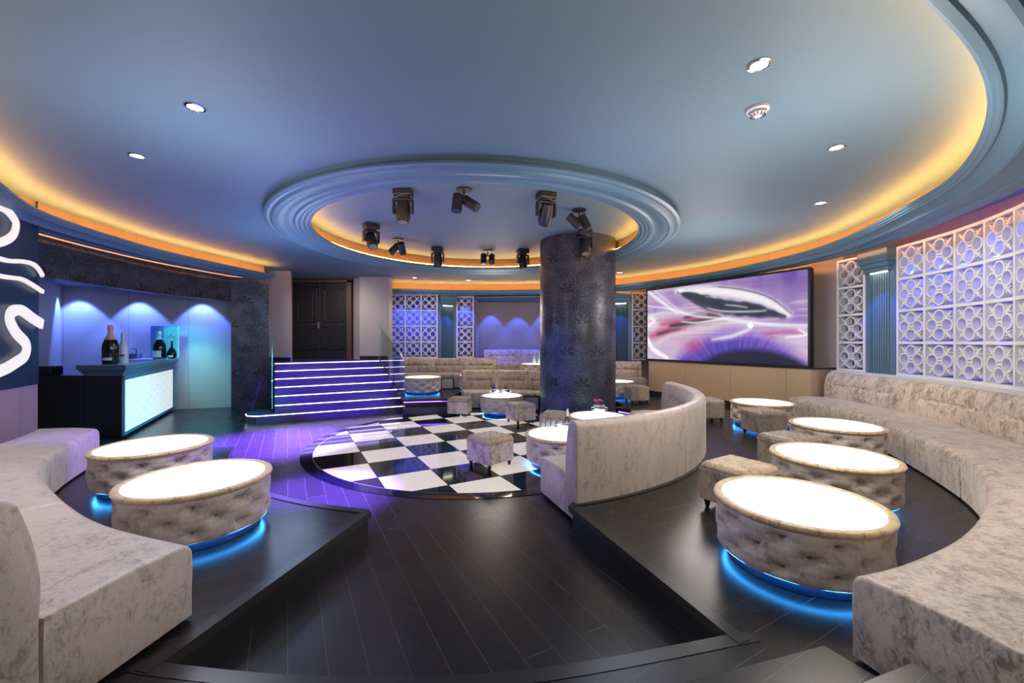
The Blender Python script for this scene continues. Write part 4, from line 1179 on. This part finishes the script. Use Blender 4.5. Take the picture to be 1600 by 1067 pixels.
for k in range(6):
    a = k*1.05; c = MB(); cx, cy, cz = .05*math.cos(a), .05*math.sin(a), .20+.02*(k % 2)
    for q in range(5):
        b_ = q*2*PI/5; c.tube([(cx, cy, cz), (cx+.02*math.cos(b_), cy+.02*math.sin(b_), cz+.012), (cx+.03*math.cos(b_), cy+.03*math.sin(b_), cz+.02)], [.006, .012, .004], 6)
    c.build('blossom', M['pink'], fl, smooth=True)
bucket('small steel bucket with orange-topped bottles, left one on the far table', -.40, 9.62, TT, .085, .16, 'pair of bottle buckets')
bucket('small steel bucket with bottles, right one on the far table', -.13, 9.60, TT, .085, .16, 'pair of bottle buckets')
for (x, y, mat_, lab, tall) in ((-.43, 9.61, 'bottle_black', 'black bottle leaning in the left bucket of the far table', .30), (-.37, 9.65, 'label_w', 'white bottle standing in the left bucket of the far table', .36), (-.16, 9.59, 'bottle_black', 'black bottle in the right bucket of the far table', .27), (-.10, 9.62, 'orange', 'orange bottle in the right bucket of the far table', .30)):
    t = thing('small_bottle', lab, 'bottle', (x, y, TT+.022), group='bottles in the two buckets')
    b = MB(); b.lathe([(0, 0), (.03, 0), (.032, .02), (.032, tall*.55), (.012, tall*.75), (.012, tall*.98), (0, tall)], 14); b.build('bottle_glass', M[mat_], t, smooth=True)
    b = MB(); b.lathe([(.0135, tall*.8), (.0135, tall), (0, tall*1.005)], 12); b.build('cap', M['orange'] if mat_ != 'label_w' else M['foil_silver'], t, smooth=True)
for k, (x, y) in enumerate(((.72, 13.2), (.88, 13.2))):
    t = thing('frosted_bottle', 'pale frosted bottle, ' + ('left' if k == 0 else 'right') + ' of the pair on the back booth table', 'bottle', (x, y, .5505+TT-.003), group='frosted bottles in the booth')
    b = MB(); b.lathe([(0, 0), (.055, 0), (.06, .02), (.06, .16), (.03, .22), (.022, .24), (.022, .37), (0, .375)], 18); b.build('bottle_glass', M['bottle_frost'], t, smooth=True)
    b = MB(); b.lathe([(.0235, .33), (.0235, .378), (0, .38)], 14); b.build('cap', M['foil_silver'], t, smooth=True)

# ---------------------------------------------------------------- ceiling fixtures
def make_downlight():
    t = thing('downlight', '', 'ceiling light', group='recessed ceiling downlights')
    b = MB(); b.lathe([(.075, 0), (.075, -.006), (.055, -.010), (.052, 0)], 32); b.build('trim_ring', M['steel'], t, smooth=True, angle=30)
    l = MB(); l.prism(arc((0, 0), .053, 0, 345, 23), -.006, -.001); l.build('lens', M['lamp'], t)
    return t
dl0 = make_downlight()
dls = [((305, 167), 'left of the ring, nearer the camera'), ((214, 243), 'left of the ring, nearer the bar'), ((1186, 101), 'on the right beside the smoke detector'), ((1307, 230), 'on the right midway to the cove'),
       ((1282, 317), 'on the right farthest, by the warm cove'), ((648, 434), 'at the back over the stairs-side lattice'), ((732, 438), 'at the back over the narrow lattice'), ((968, 426), 'at the back right of the column')]
dlpos = []
for i, ((px, py), lab) in enumerate(dls):
    x, y = at(px, py, ZC)
    o = dl0 if i == 0 else copy_tree(dl0)
    place(o, (x, y, ZC-.001), 0, 'small round recessed downlight ' + lab); dlpos.append((x, y))
x, y = at(1184, 170, ZC)
sd = thing('smoke_detector', 'round white smoke detector on the right side of the ceiling', 'smoke detector', (x, y, ZC))
MB().lathe([(0, 0), (.085, 0), (.085, -.02), (.07, -.03), (.066, -.03)], 36).build('base', M['whiteplastic'], sd, smooth=True, angle=30)
MB().lathe([(.06, -.028), (.062, -.05), (.045, -.062), (0, -.064)], 36).build('cover', M['whiteplastic'], sd, smooth=True, angle=30)
v = MB()
for k in range(12):
    a = k*PI/6; v.obox((.03*math.cos(a), .03*math.sin(a)), (.058*math.cos(a), .058*math.sin(a)), .006, -.066, -.052)
v.build('vent', M['black'], sd)

def make_head(rot, tilt):
    t = thing('moving_head', '', 'stage light', group='moving head stage lights in the ceiling recess')
    b = MB(); b.prism([(-.13, -.10), (.13, -.10), (.13, .10), (-.13, .10)], -.10, 0); b.lathe([(.10, -.10), (.095, -.125), (.06, -.13)], 28); b.build('base', M['black'], t, bevel=.02)
    y_ = MB(); y_.box(-.14, .14, -.05, .05, -.155, -.125)
    for s_ in (-1, 1): y_.prism([(s_*.115, -.05), (s_*.145, -.05), (s_*.145, .05), (s_*.115, .05)], -.34, -.14)
    y_.build('yoke', M['black'], t, bevel=.01)
    c = Vector((0, 0, -.30)); d_ = Vector((math.sin(tilt), 0, -math.cos(tilt))); d_ = Vector((0, math.sin(tilt), -math.cos(tilt)))
    h = MB(); pts = [c-d_*.15, c-d_*.13, c-d_*.02, c+d_*.10, c+d_*.15, c+d_*.17]
    h.tube(pts, [.05, .085, .10, .10, .085, .08], 24); ho = h.build('head', M['black'], t, smooth=True, angle=40)
    l = MB(); l.tube([c+d_*.168, c+d_*.174], [.07, .066], 24); l.build('lens', M['dimlens'], ho)
    return t
def make_twin(a1, a2):
    t = thing('twin_spotlight', '', 'stage light', group='twin can stage lights in the ceiling recess')
    b = MB(); b.lathe([(0, 0), (.11, 0), (.11, -.02), (0, -.02)], 24); b.build('mount_plate', M['black'], t)
    s_ = MB(); s_.tube([(0, 0, -.02), (0, 0, -.13)], .014, 8); s_.tube([(-.09, 0, -.13), (.09, 0, -.13)], .011, 8); s_.build('bracket', M['black'], t)
    for sx, (tx, ty) in ((-1, a1), (1, a2)):
        c = Vector((sx*.095, 0, -.20)); d_ = Vector((tx, ty, -1)).normalized()
        h = MB(); h.tube([c-d_*.125, c-d_*.12, c+d_*.12, c+d_*.125], [.06, .072, .072, .066], 24); ho = h.build('can', M['black'], t, smooth=True, angle=35)
        l = MB(); l.tube([c+d_*.126, c+d_*.13], [.058, .055], 20); l.build('lens', M['navy'], ho)
    return t
heads = [((630, 297), 0, 10, 'over the near left of the recess'), ((580, 350), 40, 35, 'at the far left of the recess by the warm cove'), ((684, 387), 0, 3, 'at the back of the recess above the stairs'),
         ((853, 302), 200, 25, 'over the near right of the recess'), ((817, 390), 20, 15, 'at the back of the recess just left of the column'), ((914, 360), 0, 15, 'directly in front of the column')]
hp = []
for px_, rz, tl, lab in heads:
    x, y = at(*px_, ZR)
    o = make_head(0, math.radians(-tl)); place(o, (x, y, ZR-.001), math.radians(rz), 'black moving head light ' + lab); hp.append((x, y))
twins = [((725, 296), 10, (-.1, -.2), (1.2, -.8), 'at the near centre of the recess'), ((622, 374), -20, (-.8, -.5), (-.3, .8), 'at the left of the recess'), ((762, 392), 0, (0, -.3), (0, -.9), 'at the back centre of the recess'), ((905, 328), 15, (.9, -.3), (.4, -.3), 'at the right of the recess in front of the column')]
for px_, rz, a, b, lab in twins:
    x, y = at(*px_, ZR)
    o = make_twin(a, b); place(o, (x, y, ZR-.001), math.radians(rz), 'black twin can spotlight ' + lab); hp.append((x, y))

# ---------------------------------------------------------------- lights
def light(kind, name, loc, power, col, target=None, **kw):
    l = bpy.data.lights.new(name, kind); l.energy = power; l.color = col
    o = bpy.data.objects.new(name, l); COL.objects.link(o); o.location = loc
    for k, v in kw.items(): setattr(l, k, v)
    if target is not None:
        o.rotation_euler = (Vector(target)-Vector(loc)).to_track_quat('-Z', 'Y').to_euler()
    return o
def spot(name, loc, tgt, power, col, ang=60, blend=.6, r=.04):
    return light('SPOT', name, loc, power, col, tgt, spot_size=math.radians(ang), spot_blend=blend, shadow_soft_size=r)
WARM = (1, .82, .6)
for i, (x, y) in enumerate(dlpos):
    spot('downlight_beam', (x, y, ZC-.03), (x, y, 0), 60, WARM, 110, .8, .04)
# bar niche: blue scallops and a cyan wash
for (px_, py_) in ((125, 452), (218, 458), (316, 466)):
    k = (px_-800)/F
    # point on the back wall line
    a, b = Vector((-10.46, 9.54)), Vector((-7.0, 10.83)); d_ = b-a
    s_ = (k*a.y-a.x)/(d_.x-k*d_.y); p = a+d_*s_
    nn = Vector((d_.y, -d_.x)).normalized(); nn = nn if nn.y < 0 else -nn
    q = p+nn*.35
    spot('bar_wall_washer', (q.x, q.y, 2.93), (p.x, p.y, 1.0), 260, (.12, .22, 1.0), 82, .3)
# back booth blue scallops
for px_ in (768, 808, 850, 700):
    X = (px_-800)/F*15.4
    if px_ == 700: continue
    spot('booth_wall_washer', (X, 15.2, 3.15), (X, 15.6, 1.4), 150, (.06, .14, 1.0), 66, .35)
    spot('booth_sofa_washer', (X, 14.6, 3.12), (X, 15.0, .9), 110, (.03, .08, 1.0), 60, .6)
# pilaster blue
for (o, (x, y)) in pil:
    dx, dy = -x, 6-y; L = math.hypot(dx, dy)
    spot('pilaster_washer', (x+dx/L*.3, y+dy/L*.3, 2.95), (x, y, 1.5), 70, (.04, .14, 1.0), 60, .4, .02)
# blue light between the lattices and the wall behind them
for (x, y) in ((6.74, 6.6), (6.68, 6.1), (6.52, 5.6), (6.30, 5.1), (6.05, 4.6)):
    spot('lattice_washer', (x, y, 3.2), (x+.14, y, 1.2), 420, (.015, .05, 1.0), 84, .3, .02)
for (x, y) in ((-3.8, 13.95), (-3.3, 14.0), (-2.8, 14.05), (-1.62, 14.4)):
    spot('lattice_washer', (x, y, 3.15), (x, y+.2, 1.2), 260, (.02, .06, 1.0), 80, .3, .02)
spot('added_fill', (-4.9, 10.6, 3.3), (-5.2, 12.6, 1.6), 110, (1, .86, .76), 120, .9, .2)  # added spot that brightens the landing walls
spot('added_lattice_key', (3.9, 5.2, 3.5), (6.3, 5.9, 2.1), 150, (1, .93, .88), 75, .8, .1)  # this and the next two are added to whiten the lattices
spot('added_lattice_key', (-2.6, 11.4, 3.45), (-2.8, 13.8, 2.1), 60, (1, .9, .85), 80, .8, .1)
spot('added_lattice_key', (3.2, 11.2, 3.45), (3.9, 13.1, 2.1), 30, (1, .9, .85), 80, .8, .1)
spot('bar_cyan_wash', (-8.2, 9.3, 2.9), (-7.8, 10.5, .75), 200, (.0, .75, .70), 62, .9, .05)
spot('bar_cyan_wash', (-7.75, 9.7, 2.2), (-7.9, 10.5, .5), 70, (.35, 1.0, .85), 70, 1, .05)

# stage lights playing on the room, and added spots
spot('purple_floor_boost', (-3.1, 8.2, 3.5), (-4.0, 7.0, 0), 68000, (.20, .08, 1.0), 44, 1, .08)  # added spot, deepens the purple on the plank floor
spot('violet_floor_boost', (-1.6, 5.6, 3.4), (-2.2, 4.5, 0), 24000, (.18, .07, 1.0), 32, .8, .08)  # added spot, same purple boost nearer the left platform
spot('stage_beam_stairs', (-1.6, 6.2, 3.4), (-4.3, 10.2, .6), 3800, (.16, .06, 1.0), 32, .5, .08)
spot('added_bounce', (-3.2, 5.6, .9), (-1.6, 5.4, 3.6), 60, (.45, .25, 1.0), 90, 1, .3)  # added lamp standing in for stage light reflected onto the ceiling
spot('added_bounce', (-4.9, 7.6, .9), (-3.6, 7.4, 3.6), 45, (.0, .7, .9), 90, 1, .3)  # added likewise for the cyan tinge overhead
spot('stage_beam_teal', (-2.6, 8.4, 3.3), (-6.4, 8.2, 0), 2600, (.0, .5, .75), 42, .9, .08)
spot('stage_beam_blue', (-.9, 6.6, 3.4), (.9, 8.3, 1.0), 420, (.03, .22, 1.0), 34, .9, .08)
spot('stage_beam_wall', (1.1, 6.9, 3.4), (4.6, 10.4, .7), 200, (1, .7, .4), 50, .9, .08)
spot('stage_beam_end', (-2.2, 6.6, 3.3), (-5.0, 4.7, .4), 900, (.25, .10, 1.0), 16, .8, .08)
spot('stage_beam_sofa', (-1.6, 6.2, 3.4), (-3.2, 2.2, .4), 200, (.5, .45, 1.0), 60, .9, .08)

# added soft fill points in mid-air, without fixtures
for (x, y, z_, p_, c_) in ((-2.8, 3.6, 2.4, 85, (.85, .88, 1)), (2.6, 3.2, 2.4, 120, (1, .93, .86)), (-4.0, 7.4, 2.5, 60, (.45, .65, 1)), (3.4, 7.2, 2.4, 110, (1, .9, .85)), (-.5, 11.2, 2.4, 85, (1, .85, .75)), (0.0, .8, 2.2, 36, (.9, .9, 1)), (1.2, 4.4, 2.4, 35, (.75, .82, 1))):
    light('POINT', 'added_fill', (x, y, z_), p_, c_, shadow_soft_size=.5)

w = bpy.data.worlds.new('World'); scn.world = w; w.use_nodes = True
w.node_tree.nodes['Background'].inputs[0].default_value = (.02, .03, .05, 1); w.node_tree.nodes['Background'].inputs[1].default_value = .5

# ---------------------------------------------------------------- camera
cam = bpy.data.cameras.new('camera'); co_ = bpy.data.objects.new('camera', cam); COL.objects.link(co_)
co_.location = (0, 0, EYE); co_.rotation_euler = (PI/2, 0, 0)
cam.sensor_width = 36; cam.lens = F/1600*36; cam.clip_start = .05
scn.camera = co_
scn.view_settings.view_transform = 'Standard'; scn.view_settings.look = 'None'; scn.view_settings.gamma = 1; scn.view_settings.exposure = 0
scn.view_settings.use_curve_mapping = False
scn.cycles.max_bounces = 6; scn.cycles.diffuse_bounces = 4; scn.cycles.glossy_bounces = 3; scn.cycles.transparent_max_bounces = 12
scn.cycles.sample_clamp_indirect = 4
scn.cycles.use_denoising = True
